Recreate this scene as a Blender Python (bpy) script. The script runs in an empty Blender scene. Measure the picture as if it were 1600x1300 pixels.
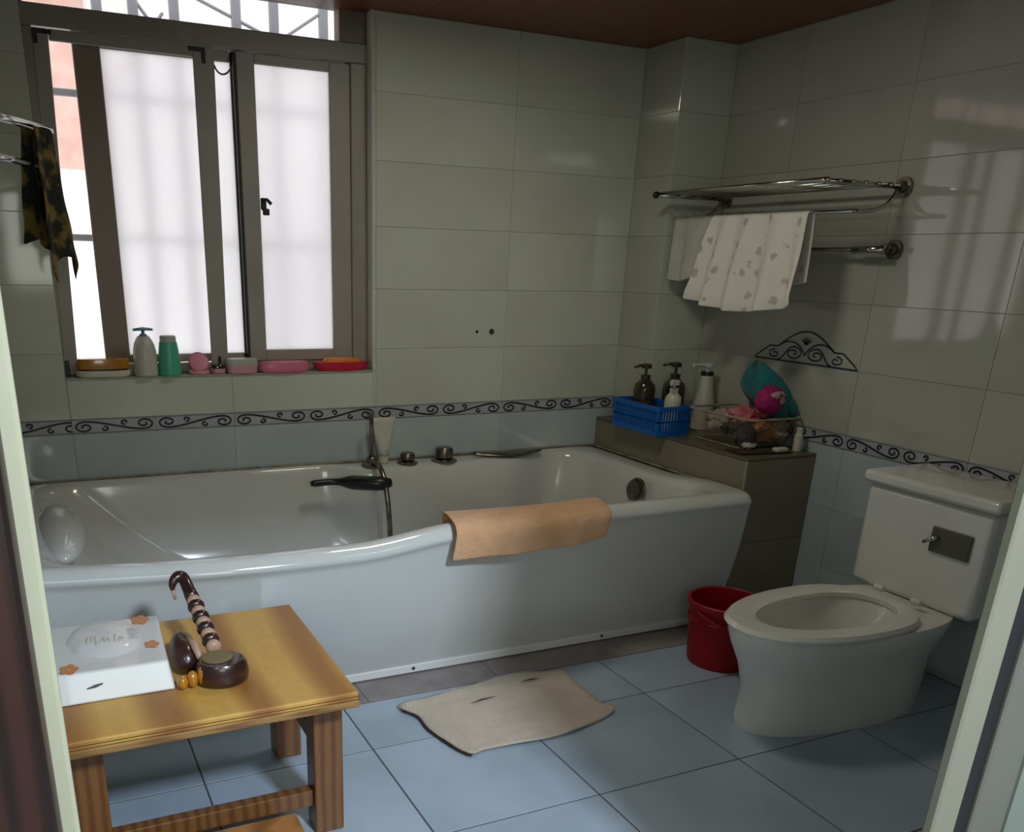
import bpy, math, random
from mathutils import Vector, Matrix
from mathutils import noise as mnoise
random.seed(7)
S = bpy.context.scene
COL = S.collection
PI = math.pi

# ------------------------------------------------------------------ camera
cam_d = bpy.data.cameras.new('camera')
cam = bpy.data.objects.new('camera', cam_d)
COL.objects.link(cam)
R0 = ((0.9120407907, -0.4094182611, 0.0236280242),
      (-0.1296216878, -0.3424549700, -0.9305497362),
      (0.3890755892, 0.8456366129, -0.3654023876))
M = Matrix(((R0[0][0], -R0[1][0], -R0[2][0], 0.0),
            (R0[0][1], -R0[1][1], -R0[2][1], -3.30389852),
            (R0[0][2], -R0[1][2], -R0[2][2], 1.25),
            (0, 0, 0, 1)))
cam.matrix_world = M
cam_d.sensor_fit = 'HORIZONTAL'
cam_d.sensor_width = 36.0
cam_d.lens = 1365.72 / 1600 * 36.0
cam_d.shift_x = (800 - 675.56) / 1600
cam_d.shift_y = (944.39 - 650) / 1600
cam_d.clip_start = 0.02
S.camera = cam

# ------------------------------------------------------------------ world and light
W = bpy.data.worlds.new('overcast'); S.world = W; W.use_nodes = True
bg = W.node_tree.nodes['Background']
bg.inputs[0].default_value = (0.98, 0.98, 1.0, 1); bg.inputs[1].default_value = 1.75


def area(name, loc, target, sx, sy, power, color):
    d = bpy.data.lights.new(name, 'AREA'); d.shape = 'RECTANGLE'; d.size = sx; d.size_y = sy
    d.energy = power; d.color = color
    o = bpy.data.objects.new(name, d); COL.objects.link(o); o.location = loc
    o.rotation_euler = (Vector(target) - Vector(loc)).to_track_quat('-Z', 'Y').to_euler()
    return o


area('hallway_daylight', (0.96, -4.20, 2.46), (0.45, -1.3, 0.1), 0.28, 0.28, 85.0, (0.74, 0.86, 1.0))
area('hallway_fill_light', (-0.08, -4.7, 1.50), (0.8, 0.0, 1.0), 1.3, 1.0, 17.0, (0.97, 1.0, 0.90))  # soft fill added to brighten the back wall and column, no window behind it
area('room_ceiling_light', (1.35, -1.05, 2.02), (1.35, -1.05, 0.0), 0.30, 0.30, 5.6, (1.0, 0.97, 0.82))

S.view_settings.view_transform = 'Standard'
S.view_settings.look = 'None'
S.view_settings.exposure = 0.13
S.view_settings.gamma = 1.0
S.view_settings.use_curve_mapping = False
S.cycles.max_bounces = 10
S.cycles.diffuse_bounces = 6
S.cycles.glossy_bounces = 4
S.cycles.transmission_bounces = 8
S.cycles.transparent_max_bounces = 8
S.cycles.sample_clamp_indirect = 4.0
S.cycles.caustics_reflective = False


# ------------------------------------------------------------------ materials
def mat(name, col, rough=0.5, metal=0.0, col2=None, nscale=4.0, ndetail=4.0, lo=0.35, hi=0.65, bump=0.0, bscale=20.0,
        trans=0.0, ior=1.5, coat=0.0, alpha=1.0, stretch=None, spec=0.5, rnd=0.0, sheen=0.0, translucent=0.0):
    m = bpy.data.materials.new(name); m.use_nodes = True
    nt = m.node_tree; b = nt.nodes['Principled BSDF']
    b.inputs['Roughness'].default_value = rough
    b.inputs['Metallic'].default_value = metal
    b.inputs['IOR'].default_value = ior
    b.inputs['Specular IOR Level'].default_value = spec
    b.inputs['Transmission Weight'].default_value = trans
    b.inputs['Coat Weight'].default_value = coat
    b.inputs['Coat Roughness'].default_value = 0.05
    b.inputs['Alpha'].default_value = alpha
    b.inputs['Sheen Weight'].default_value = sheen
    tc = nt.nodes.new('ShaderNodeTexCoord')
    vec = tc.outputs['Object']
    if stretch:
        mp = nt.nodes.new('ShaderNodeMapping'); mp.inputs['Scale'].default_value = stretch
        nt.links.new(vec, mp.inputs['Vector']); vec = mp.outputs[0]
    if rnd:
        oi = nt.nodes.new('ShaderNodeObjectInfo')
        sc = nt.nodes.new('ShaderNodeVectorMath'); sc.operation = 'SCALE'; sc.inputs['Scale'].default_value = 5.0
        nt.links.new(oi.outputs['Location'], sc.inputs[0])
        ad = nt.nodes.new('ShaderNodeVectorMath'); ad.operation = 'ADD'
        nt.links.new(vec, ad.inputs[0]); nt.links.new(sc.outputs[0], ad.inputs[1]); vec = ad.outputs[0]
    nz = nt.nodes.new('ShaderNodeTexNoise'); nz.inputs['Scale'].default_value = nscale
    nz.inputs['Detail'].default_value = ndetail
    nt.links.new(vec, nz.inputs['Vector'])
    if col2 is None: col2 = tuple(c * 0.92 for c in col)
    rp = nt.nodes.new('ShaderNodeValToRGB')
    rp.color_ramp.elements[0].position = lo; rp.color_ramp.elements[1].position = hi
    rp.color_ramp.elements[0].color = (*col, 1); rp.color_ramp.elements[1].color = (*col2, 1)
    nt.links.new(nz.outputs['Fac'], rp.inputs['Fac'])
    out = rp.outputs[0]
    if rnd:
        hs = nt.nodes.new('ShaderNodeHueSaturation')
        mr = nt.nodes.new('ShaderNodeMapRange'); mr.inputs['To Min'].default_value = 1 - rnd; mr.inputs['To Max'].default_value = 1 + rnd
        nt.links.new(oi.outputs['Random'], mr.inputs['Value']); nt.links.new(mr.outputs[0], hs.inputs['Value'])
        nt.links.new(out, hs.inputs['Color']); out = hs.outputs[0]
    nt.links.new(out, b.inputs['Base Color'])
    if bump:
        n2 = nt.nodes.new('ShaderNodeTexNoise'); n2.inputs['Scale'].default_value = bscale; n2.inputs['Detail'].default_value = 3
        nt.links.new(vec, n2.inputs['Vector'])
        bp = nt.nodes.new('ShaderNodeBump'); bp.inputs['Strength'].default_value = bump; bp.inputs['Distance'].default_value = 0.01
        nt.links.new(n2.outputs['Fac'], bp.inputs['Height']); nt.links.new(bp.outputs[0], b.inputs['Normal'])
    if translucent:
        tr = nt.nodes.new('ShaderNodeBsdfTranslucent'); nt.links.new(out, tr.inputs['Color'])
        mx = nt.nodes.new('ShaderNodeMixShader'); mx.inputs[0].default_value = translucent
        nt.links.new(b.outputs[0], mx.inputs[1]); nt.links.new(tr.outputs[0], mx.inputs[2])
        nt.links.new(mx.outputs[0], nt.nodes['Material Output'].inputs['Surface'])
    return m


def wood(name, light, dark, scale, stretch, rough=0.4, coat=0.0):
    m = bpy.data.materials.new(name); m.use_nodes = True
    nt = m.node_tree; b = nt.nodes['Principled BSDF']
    b.inputs['Roughness'].default_value = rough; b.inputs['Coat Weight'].default_value = coat
    b.inputs['Coat Roughness'].default_value = 0.25
    tc = nt.nodes.new('ShaderNodeTexCoord'); mp = nt.nodes.new('ShaderNodeMapping'); mp.inputs['Scale'].default_value = stretch
    nt.links.new(tc.outputs['Object'], mp.inputs['Vector'])
    wv = nt.nodes.new('ShaderNodeTexWave'); wv.wave_type = 'BANDS'; wv.bands_direction = 'X'
    wv.inputs['Scale'].default_value = scale; wv.inputs['Distortion'].default_value = 5.0
    wv.inputs['Detail'].default_value = 2.5; wv.inputs['Detail Scale'].default_value = 0.8
    nt.links.new(mp.outputs[0], wv.inputs['Vector'])
    rp = nt.nodes.new('ShaderNodeValToRGB')
    rp.color_ramp.elements[0].color = (*light, 1); rp.color_ramp.elements[1].color = (*dark, 1)
    rp.color_ramp.elements[0].position = 0.25; rp.color_ramp.elements[1].position = 0.95
    nt.links.new(wv.outputs['Fac'], rp.inputs['Fac'])
    nz = nt.nodes.new('ShaderNodeTexNoise'); nz.inputs['Scale'].default_value = 60; nt.links.new(mp.outputs[0], nz.inputs['Vector'])
    mx = nt.nodes.new('ShaderNodeMix'); mx.data_type = 'RGBA'; mx.blend_type = 'MULTIPLY'; mx.inputs[0].default_value = 0.22
    nt.links.new(rp.outputs[0], mx.inputs[6]); nt.links.new(nz.outputs['Fac'], mx.inputs[7])
    nt.links.new(mx.outputs[2], b.inputs['Base Color'])
    return m


def frosted(name):
    m = bpy.data.materials.new(name); m.use_nodes = True
    nt = m.node_tree; nt.nodes.remove(nt.nodes['Principled BSDF'])
    g = nt.nodes.new('ShaderNodeBsdfGlass'); g.inputs['Roughness'].default_value = 0.36; g.inputs['IOR'].default_value = 1.35
    g.inputs['Color'].default_value = (0.97, 0.97, 0.98, 1)
    t = nt.nodes.new('ShaderNodeBsdfTranslucent'); t.inputs['Color'].default_value = (0.93, 0.93, 0.95, 1)
    nz = nt.nodes.new('ShaderNodeTexNoise'); nz.inputs['Scale'].default_value = 220
    bp = nt.nodes.new('ShaderNodeBump'); bp.inputs['Strength'].default_value = 0.2; bp.inputs['Distance'].default_value = 0.002
    nt.links.new(nz.outputs['Fac'], bp.inputs['Height']); nt.links.new(bp.outputs[0], g.inputs['Normal'])
    mx = nt.nodes.new('ShaderNodeMixShader'); mx.inputs[0].default_value = 0.45
    nt.links.new(g.outputs[0], mx.inputs[1]); nt.links.new(t.outputs[0], mx.inputs[2])
    nt.links.new(mx.outputs[0], nt.nodes['Material Output'].inputs['Surface'])
    return m


def clear(name, tint=(0.95, 0.97, 0.97), rough=0.03, amt=0.12):
    m = bpy.data.materials.new(name); m.use_nodes = True
    nt = m.node_tree; b = nt.nodes['Principled BSDF']
    b.inputs['Base Color'].default_value = (*tint, 1); b.inputs['Roughness'].default_value = rough
    t = nt.nodes.new('ShaderNodeBsdfTransparent'); t.inputs['Color'].default_value = (*tint, 1)
    mx = nt.nodes.new('ShaderNodeMixShader'); mx.inputs[0].default_value = amt
    nt.links.new(t.outputs[0], mx.inputs[1]); nt.links.new(b.outputs[0], mx.inputs[2])
    nt.links.new(mx.outputs[0], nt.nodes['Material Output'].inputs['Surface'])
    return m


def spotted(name, base, spots, scale, thr, rough=0.9):
    """cloth with a blotchy print"""
    m = mat(name, base, rough, sheen=0.2, bump=0.3, bscale=300)
    nt = m.node_tree; b = nt.nodes['Principled BSDF']
    old = b.inputs['Base Color'].links[0].from_socket
    tc = nt.nodes.new('ShaderNodeTexCoord')
    v = nt.nodes.new('ShaderNodeTexVoronoi'); v.inputs['Scale'].default_value = scale
    nt.links.new(tc.outputs['Object'], v.inputs['Vector'])
    nz = nt.nodes.new('ShaderNodeTexNoise'); nz.inputs['Scale'].default_value = scale * 3
    nt.links.new(tc.outputs['Object'], nz.inputs['Vector'])
    ad = nt.nodes.new('ShaderNodeMath'); ad.operation = 'MULTIPLY_ADD'; ad.inputs[1].default_value = 0.5
    nt.links.new(nz.outputs['Fac'], ad.inputs[0]); nt.links.new(v.outputs['Distance'], ad.inputs[2])
    rp = nt.nodes.new('ShaderNodeValToRGB'); rp.color_ramp.elements[0].position = thr; rp.color_ramp.elements[1].position = thr + 0.07
    rp.color_ramp.elements[0].color = (1, 1, 1, 1); rp.color_ramp.elements[1].color = (0, 0, 0, 1)
    nt.links.new(ad.outputs[0], rp.inputs['Fac'])
    mx = nt.nodes.new('ShaderNodeMix'); mx.data_type = 'RGBA'; nt.links.new(rp.outputs[0], mx.inputs[0])
    nt.links.new(old, mx.inputs[6]); mx.inputs[7].default_value = (*spots, 1)
    nt.links.new(mx.outputs[2], b.inputs['Base Color'])
    return m


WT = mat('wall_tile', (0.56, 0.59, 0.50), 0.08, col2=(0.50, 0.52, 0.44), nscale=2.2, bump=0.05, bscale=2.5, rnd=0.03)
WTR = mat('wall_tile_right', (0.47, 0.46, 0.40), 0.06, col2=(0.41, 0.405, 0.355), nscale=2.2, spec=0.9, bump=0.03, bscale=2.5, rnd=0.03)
WTB = mat('wall_tile_low', (0.47, 0.53, 0.53), 0.08, col2=(0.39, 0.45, 0.455), nscale=3, bump=0.08, bscale=2.5, rnd=0.04)
BT = mat('border_tile', (0.42, 0.43, 0.44), 0.2, col2=(0.36, 0.37, 0.39), nscale=8, rnd=0.03)
GROUT = mat('grout', (0.46, 0.46, 0.38), 0.8)
GROUTF = mat('floor_grout', (0.075, 0.08, 0.085), 0.8)
FT = mat('floor_tile', (0.37, 0.445, 0.54), 0.30, col2=(0.29, 0.365, 0.44), nscale=3.5, ndetail=6, bump=0.05, bscale=6, rnd=0.05)
TUBREFL = mat('tub_reflection', (0.30, 0.25, 0.24), 0.4, col2=(0.23, 0.20, 0.19), nscale=14)  # pinkish brown of the tub's reflection, put into the floor colour
INK = mat('dark_print', (0.012, 0.014, 0.028), 0.4)
CEIL = wood('ceiling_wood', (0.18, 0.045, 0.014), (0.09, 0.022, 0.008), 1.2, (0.7, 5, 1), 0.35)
ALU = mat('bronze_aluminium', (0.30, 0.275, 0.235), 0.38, col2=(0.25, 0.23, 0.195), nscale=6)
ALUD = mat('shaded_dark_aluminium', (0.22, 0.165, 0.125), 0.4)  # aluminium darkened for the backlit stile and shaded top light; also the track
ALUL = mat('taupe_aluminium', (0.33, 0.30, 0.265), 0.42, col2=(0.29, 0.265, 0.23), nscale=6)
RUB = mat('black_rubber', (0.012, 0.012, 0.012), 0.6)
FROST = frosted('frosted_glass')
GLASS = clear('clear_glass', (0.97, 0.98, 0.98), 0.02, 0.06)
ACR = mat('white_acrylic', (0.60, 0.61, 0.59), 0.13, col2=(0.57, 0.58, 0.56), nscale=3, coat=0.5)
PLIN = mat('plinth_white', (0.72, 0.72, 0.71), 0.35)
SEAL = mat('aged_silicone', (0.30, 0.27, 0.21), 0.6, col2=(0.16, 0.13, 0.1), nscale=25)
CHROME = mat('chrome', (0.55, 0.54, 0.50), 0.16, 1.0)
DCHR = mat('tarnished_chrome', (0.28, 0.25, 0.20), 0.28, 1.0, col2=(0.16, 0.14, 0.11), nscale=20)
BLK = mat('black_plastic', (0.010, 0.010, 0.011), 0.35)
PLAT = mat('platform_tile', (0.235, 0.20, 0.135), 0.32, col2=(0.205, 0.175, 0.115), nscale=5, rnd=0.02)
PLTOP = mat('platform_top', (0.13, 0.105, 0.07), 0.35, col2=(0.10, 0.08, 0.05), nscale=9)
TRIMT = mat('tile_corner_trim', (0.30, 0.28, 0.22), 0.4)
JAMB = mat('cream_paint', (0.44, 0.43, 0.30), 0.5, col2=(0.40, 0.39, 0.27), nscale=9)
DWOOD = wood('dark_door_wood', (0.035, 0.011, 0.008), (0.012, 0.004, 0.003), 3.0, (6, 6, 0.6), 0.4)
PLAIN = mat('hall_paint', (0.50, 0.50, 0.46), 0.8)
HFLOOR = mat('hall_floor_tile', (0.32, 0.33, 0.33), 0.4)
OAK = wood('pine_ply', (0.66, 0.38, 0.085), (0.36, 0.155, 0.032), 1.7, (1.0, 0.50, 1.0), 0.45, 0.1)
OAKE = wood('pine_edge', (0.36, 0.20, 0.06), (0.22, 0.105, 0.03), 2.0, (1, 1, 60), 0.4, 0.2)
OAKL = wood('pine_leg', (0.22, 0.095, 0.028), (0.14, 0.052, 0.015), 2.0, (6, 6, 1.2), 0.4, 0.2)
OAKR = wood('orange_board', (0.50, 0.22, 0.07), (0.30, 0.12, 0.035), 3.0, (1, 6, 1), 0.35, 0.3)
WHP = mat('white_plastic', (0.66, 0.67, 0.64), 0.35)
CREAM = mat('cream_plastic', (0.62, 0.58, 0.44), 0.35)
CREAMW = mat('offwhite_plastic', (0.56, 0.54, 0.47), 0.35)
GREYP = mat('grey_lid_plastic', (0.42, 0.43, 0.40), 0.4)
TEALP = mat('pump_teal', (0.10, 0.24, 0.29), 0.35)
GREEN = mat('mint_plastic', (0.08, 0.43, 0.30), 0.35)
PINK = mat('pink_plastic', (0.62, 0.16, 0.26), 0.35)
PINKL = mat('pale_pink_plastic', (0.60, 0.30, 0.34), 0.35)
RED = mat('crimson_plastic', (0.55, 0.015, 0.05), 0.3)
ORNG = mat('orange_soap', (0.70, 0.20, 0.02), 0.4)
AMBER = mat('amber_plastic', (0.50, 0.22, 0.02), 0.18, col2=(0.36, 0.13, 0.01), nscale=8, coat=0.6)
BLUE = mat('blue_plastic', (0.005, 0.115, 0.45), 0.35)
BROWNB = mat('brown_bottle', (0.030, 0.020, 0.013), 0.2, coat=0.5)
LABELM = mat('pale_label', (0.30, 0.27, 0.22), 0.5)
REDB = mat('red_bucket_plastic', (0.30, 0.003, 0.008), 0.45, spec=0.3)
TEALC = mat('teal_cloth', (0.005, 0.165, 0.17), 0.9, col2=(0.008, 0.10, 0.11), nscale=18, bump=0.6, bscale=90, sheen=0.3)
MAG = mat('magenta_sponge', (0.47, 0.012, 0.16), 0.8, col2=(0.28, 0.008, 0.10), nscale=30, bump=0.8, bscale=120)
PINKC = mat('pink_cloth', (0.55, 0.22, 0.22), 0.9, col2=(0.40, 0.08, 0.09), nscale=16, bump=0.5, bscale=80)
ORC = mat('ochre_cloth', (0.46, 0.20, 0.04), 0.9, col2=(0.10, 0.035, 0.018), nscale=26, lo=0.45, hi=0.6, bump=0.5, bscale=80)
PURC = mat('purple_cloth', (0.018, 0.009, 0.028), 0.9, col2=(0.16, 0.10, 0.14), nscale=22, lo=0.52, hi=0.66, bump=0.5, bscale=80)
DARKC = mat('dark_cloth', (0.028, 0.016, 0.014), 0.9, col2=(0.05, 0.03, 0.025), nscale=25, bump=0.5, bscale=80)
BEIC = mat('beige_cloth', (0.40, 0.33, 0.24), 0.9, col2=(0.27, 0.21, 0.15), nscale=25, bump=0.4, bscale=80)
PEACH = mat('peach_terry', (0.86, 0.50, 0.28), 0.95, col2=(0.74, 0.40, 0.20), nscale=14, bump=0.8, bscale=260, sheen=0.3)
MATC = mat('oatmeal_terry', (0.56, 0.47, 0.38), 0.95, col2=(0.49, 0.41, 0.33), nscale=9, bump=0.7, bscale=200, sheen=0.2)
WHC = mat('white_cloth', (0.66, 0.64, 0.57), 0.95, col2=(0.58, 0.56, 0.50), nscale=12, bump=0.4, bscale=200, sheen=0.2, translucent=0.12)
PRNC = spotted('printed_cloth', (0.86, 0.81, 0.73), (0.56, 0.49, 0.39), 19, 0.47)
CAMC = mat('patterned_cloth', (0.21, 0.14, 0.03), 0.9, col2=(0.018, 0.018, 0.013), nscale=17, ndetail=3, lo=0.44, hi=0.54, bump=0.4, bscale=200)
PORC = mat('porcelain', (0.72, 0.71, 0.66), 0.12, coat=0.5)
PAPER = mat('white_card', (0.70, 0.70, 0.68), 0.35, coat=0.6)
GOLD = mat('gold_ink', (0.42, 0.30, 0.08), 0.4)
ORNK = mat('orange_ink', (0.62, 0.25, 0.09), 0.4)
FILM = clear('clear_film', (0.97, 0.97, 0.97), 0.06, 0.30)
DKW = mat('dark_lacquer_wood', (0.045, 0.016, 0.012), 0.3, col2=(0.02, 0.008, 0.007), nscale=20, coat=0.5)
PALEW = mat('pale_wood_ring', (0.48, 0.30, 0.22), 0.45)
OLIVE = mat('olive_pad', (0.19, 0.15, 0.07), 0.6)
EXTW = mat('pale_render', (0.78, 0.76, 0.74), 0.9)
EXTP = mat('pink_brick', (0.66, 0.43, 0.37), 0.9, col2=(0.56, 0.36, 0.31), nscale=9)
EXTG = mat('grey_ledge', (0.38, 0.38, 0.40), 0.8)
GRILL = mat('painted_steel', (0.36, 0.36, 0.40), 0.5)
WIRE = clear('clear_tray', (0.90, 0.86, 0.78), 0.12, 0.06)
LAMPM = bpy.data.materials.new('highlight_tube'); LAMPM.use_nodes = True  # glow added to make a highlight on the tiles
_b = LAMPM.node_tree.nodes['Principled BSDF']; _b.inputs['Emission Color'].default_value = (0.9, 1, 0.95, 1); _b.inputs['Emission Strength'].default_value = 14.0

# ------------------------------------------------------------------ object helpers
WLOC = {}


class MB:
    def __init__(s): s.v = []; s.f = []

    def add(s, vs, fs):
        n = len(s.v); s.v += [tuple(v) for v in vs]; s.f += [tuple(i + n for i in f) for f in fs]; return s

    def box(s, x0, x1, y0, y1, z0, z1, c=0.0):
        """box with chamfered edges when c > 0"""
        if c <= 0:
            vs = [(x, y, z) for x in (x0, x1) for y in (y0, y1) for z in (z0, z1)]
            return s.add(vs, [(0, 1, 3, 2), (4, 6, 7, 5), (0, 4, 5, 1), (2, 3, 7, 6), (0, 2, 6, 4), (1, 5, 7, 3)])
        X = (x0, x1); Y = (y0, y1); Z = (z0, z1); vs = []; idx = {}
        for i in (0, 1):
            for j in (0, 1):
                for k in (0, 1):
                    sx, sy, sz = (1 - 2 * i) * c, (1 - 2 * j) * c, (1 - 2 * k) * c
                    idx[i, j, k, 0] = len(vs); vs.append((X[i], Y[j] + sy, Z[k] + sz))
                    idx[i, j, k, 1] = len(vs); vs.append((X[i] + sx, Y[j], Z[k] + sz))
                    idx[i, j, k, 2] = len(vs); vs.append((X[i] + sx, Y[j] + sy, Z[k]))
        fs = []
        for i in (0, 1):
            fs.append([idx[i, a, b, 0] for a, b in ((0, 0), (0, 1), (1, 1), (1, 0))])
            fs.append([idx[a, i, b, 1] for a, b in ((0, 0), (0, 1), (1, 1), (1, 0))])
            fs.append([idx[a, b, i, 2] for a, b in ((0, 0), (0, 1), (1, 1), (1, 0))])
            for j in (0, 1):
                fs.append([idx[i, j, 0, 0], idx[i, j, 1, 0], idx[i, j, 1, 1], idx[i, j, 0, 1]])
                fs.append([idx[i, 0, j, 0], idx[i, 1, j, 0], idx[i, 1, j, 2], idx[i, 0, j, 2]])
                fs.append([idx[0, i, j, 1], idx[1, i, j, 1], idx[1, i, j, 2], idx[0, i, j, 2]])
                for k in (0, 1): fs.append([idx[i, j, k, 0], idx[i, j, k, 1], idx[i, j, k, 2]])
        return s.add(vs, fs)

    def tube(s, pts, r, n=10, caps=True, flat=1.0):
        pts = [Vector(p) for p in pts]; m = len(pts)
        rs = r if isinstance(r, (list, tuple)) else [r] * m
        up = None; base = len(s.v); vs = []; fs = []
        for i, p in enumerate(pts):
            t = (pts[min(i + 1, m - 1)] - pts[max(i - 1, 0)]).normalized()
            if up is None:
                up = Vector((0, 0, 1)) if abs(t.z) < 0.9 else Vector((0, 1, 0))
            a = t.cross(up).normalized(); b = a.cross(t).normalized(); up = b
            for k in range(n):
                q = 2 * PI * k / n
                vs.append(p + a * math.cos(q) * rs[i] + b * math.sin(q) * rs[i] * flat)
        for i in range(m - 1):
            for k in range(n):
                fs.append((i * n + k, i * n + (k + 1) % n, (i + 1) * n + (k + 1) % n, (i + 1) * n + k))
        if caps:
            fs.append(tuple(range(n - 1, -1, -1))); fs.append(tuple((m - 1) * n + k for k in range(n)))
        return s.add(vs, fs)

    def lathe(s, cx, cy, prof, n=24, sx=1.0, sy=1.0, rot=0.0, caps=True):
        """prof: list of (radius, z)"""
        vs = []; fs = []; m = len(prof); cr, sr = math.cos(rot), math.sin(rot)
        for r, z in prof:
            for k in range(n):
                q = 2 * PI * k / n; a = r * sx * math.cos(q); b = r * sy * math.sin(q)
                vs.append((cx + a * cr - b * sr, cy + a * sr + b * cr, z))
        for i in range(m - 1):
            for k in range(n):
                fs.append((i * n + k, i * n + (k + 1) % n, (i + 1) * n + (k + 1) % n, (i + 1) * n + k))
        if caps:
            fs.append(tuple(range(n - 1, -1, -1))); fs.append(tuple((m - 1) * n + k for k in range(n)))
        return s.add(vs, fs)

    def rings(s, rings, cap0=True, cap1=True):
        n = len(rings[0]); vs = [p for r in rings for p in r]; fs = []
        for i in range(len(rings) - 1):
            for k in range(n):
                fs.append((i * n + k, i * n + (k + 1) % n, (i + 1) * n + (k + 1) % n, (i + 1) * n + k))
        if cap0: fs.append(tuple(range(n - 1, -1, -1)))
        if cap1: fs.append(tuple((len(rings) - 1) * n + k for k in range(n)))
        return s.add(vs, fs)

    def grid(s, fn, nu, nv):
        vs = [fn(i / nu, j / nv) for j in range(nv + 1) for i in range(nu + 1)]
        fs = [(j * (nu + 1) + i, j * (nu + 1) + i + 1, (j + 1) * (nu + 1) + i + 1, (j + 1) * (nu + 1) + i) for j in range(nv) for i in range(nu)]
        return s.add(vs, fs)

    def blob(s, c, r, n=16, amp=0.0, freq=1.0, seed=0.0):
        vs = []; fs = []; m = n // 2 + 1
        for j in range(m + 1):
            th = PI * j / m
            for i in range(n):
                ph = 2 * PI * i / n
                d = Vector((math.sin(th) * math.cos(ph), math.sin(th) * math.sin(ph), math.cos(th)))
                k = 1 + amp * mnoise.noise(d * freq + Vector((seed, seed * 2, 0)))
                vs.append((c[0] + d.x * r[0] * k, c[1] + d.y * r[1] * k, c[2] + d.z * r[2] * k))
        for j in range(m):
            for i in range(n):
                fs.append((j * n + i, (j + 1) * n + i, (j + 1) * n + (i + 1) % n, j * n + (i + 1) % n))
        return s.add(vs, fs)

    def ribbon(s, pts, w, to3):
        """flat line of width w through 2D points; to3 maps (a, b) to 3D"""
        m = len(pts); vs = []; fs = []
        for i in range(m):
            a = pts[max(i - 1, 0)]; b = pts[min(i + 1, m - 1)]
            dx, dy = b[0] - a[0], b[1] - a[1]; L = math.hypot(dx, dy) or 1
            nx, ny = -dy / L, dx / L; ww = w[i] if isinstance(w, list) else w
            vs.append(to3(pts[i][0] + nx * ww / 2, pts[i][1] + ny * ww / 2)); vs.append(to3(pts[i][0] - nx * ww / 2, pts[i][1] - ny * ww / 2))
        for i in range(m - 1): fs.append((2 * i, 2 * i + 1, 2 * i + 3, 2 * i + 2))
        return s.add(vs, fs)


def put(name, mb, m, parent=None, smooth=False, bevel=0.0, sub=0, solid=0.0, label=None, kind=None):
    off = WLOC.get(parent.name, Vector((0, 0, 0))) if parent else Vector((0, 0, 0))
    me = bpy.data.meshes.new(name)
    me.from_pydata([(v[0] - off.x, v[1] - off.y, v[2] - off.z) for v in mb.v], [], mb.f)
    me.validate(); me.update()
    import bmesh
    bm = bmesh.new(); bm.from_mesh(me); bmesh.ops.recalc_face_normals(bm, faces=bm.faces); bm.to_mesh(me); bm.free()
    me.materials.append(m)
    if smooth:
        for p in me.polygons: p.use_smooth = True
        if smooth == 'auto':
            pass
    o = bpy.data.objects.new(name, me); COL.objects.link(o)
    if parent: o.parent = parent; WLOC[o.name] = off
    if solid:
        md = o.modifiers.new('solid', 'SOLIDIFY'); md.thickness = solid; md.offset = 0
    if bevel:
        md = o.modifiers.new('bevel', 'BEVEL'); md.width = bevel; md.segments = 2; md.limit_method = 'ANGLE'; md.angle_limit = 0.6
    if sub:
        md = o.modifiers.new('sub', 'SUBSURF'); md.levels = sub; md.render_levels = sub
    if smooth == 'auto':
        md = o.modifiers.new('wn', 'WEIGHTED_NORMAL'); md.keep_sharp = True
        me.shade_smooth() if hasattr(me, 'shade_smooth') else None
        if hasattr(me, 'set_sharp_from_angle'): me.set_sharp_from_angle(angle=0.7)
    if label: o['label'] = label
    if kind: o['kind'] = kind
    return o


def thing(name, label, cat, loc, group=None):
    o = bpy.data.objects.new(name, None); COL.objects.link(o); o.location = loc; o.empty_display_size = 0.05
    o['label'] = label; o['category'] = cat
    if group: o['group'] = group
    WLOC[o.name] = Vector(loc)
    return o


def tag(o, label, cat, group=None, kind=None):
    o['label'] = label; o['category'] = cat
    if group: o['group'] = group
    if kind: o['kind'] = kind
    return o


def struct(name, mb, m, label, cat='wall', bevel=0.0):
    o = put(name, mb, m, bevel=bevel); o['kind'] = 'structure'; o['label'] = label; o['category'] = cat
    WLOC[o.name] = Vector((0, 0, 0))
    return o


def sstep(a, b, x):
    t = max(0.0, min(1.0, (x - a) / (b - a))); return t * t * (3 - 2 * t)


def bez(p0, p1, p2, p3, n):
    out = []
    for i in range(n + 1):
        t = i / n; a = (1 - t) ** 3; b = 3 * (1 - t) ** 2 * t; c = 3 * (1 - t) * t * t; d = t ** 3
        out.append(tuple(a * p0[k] + b * p1[k] + c * p2[k] + d * p3[k] for k in range(len(p0))))
    return out


# ------------------------------------------------------------------ room shell
XL, XR, YB, YF, ZC = -0.085, 2.637, 0.0, -2.60, 2.046
XP, YP = 2.387, -0.24          # boxed pipe column
WX0, WX1, WZ0 = 0.118, 1.239, 0.848   # window opening (its top meets the ceiling)
TT = 0.0025                     # tile thickness; tile faces sit on the planes above

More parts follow.
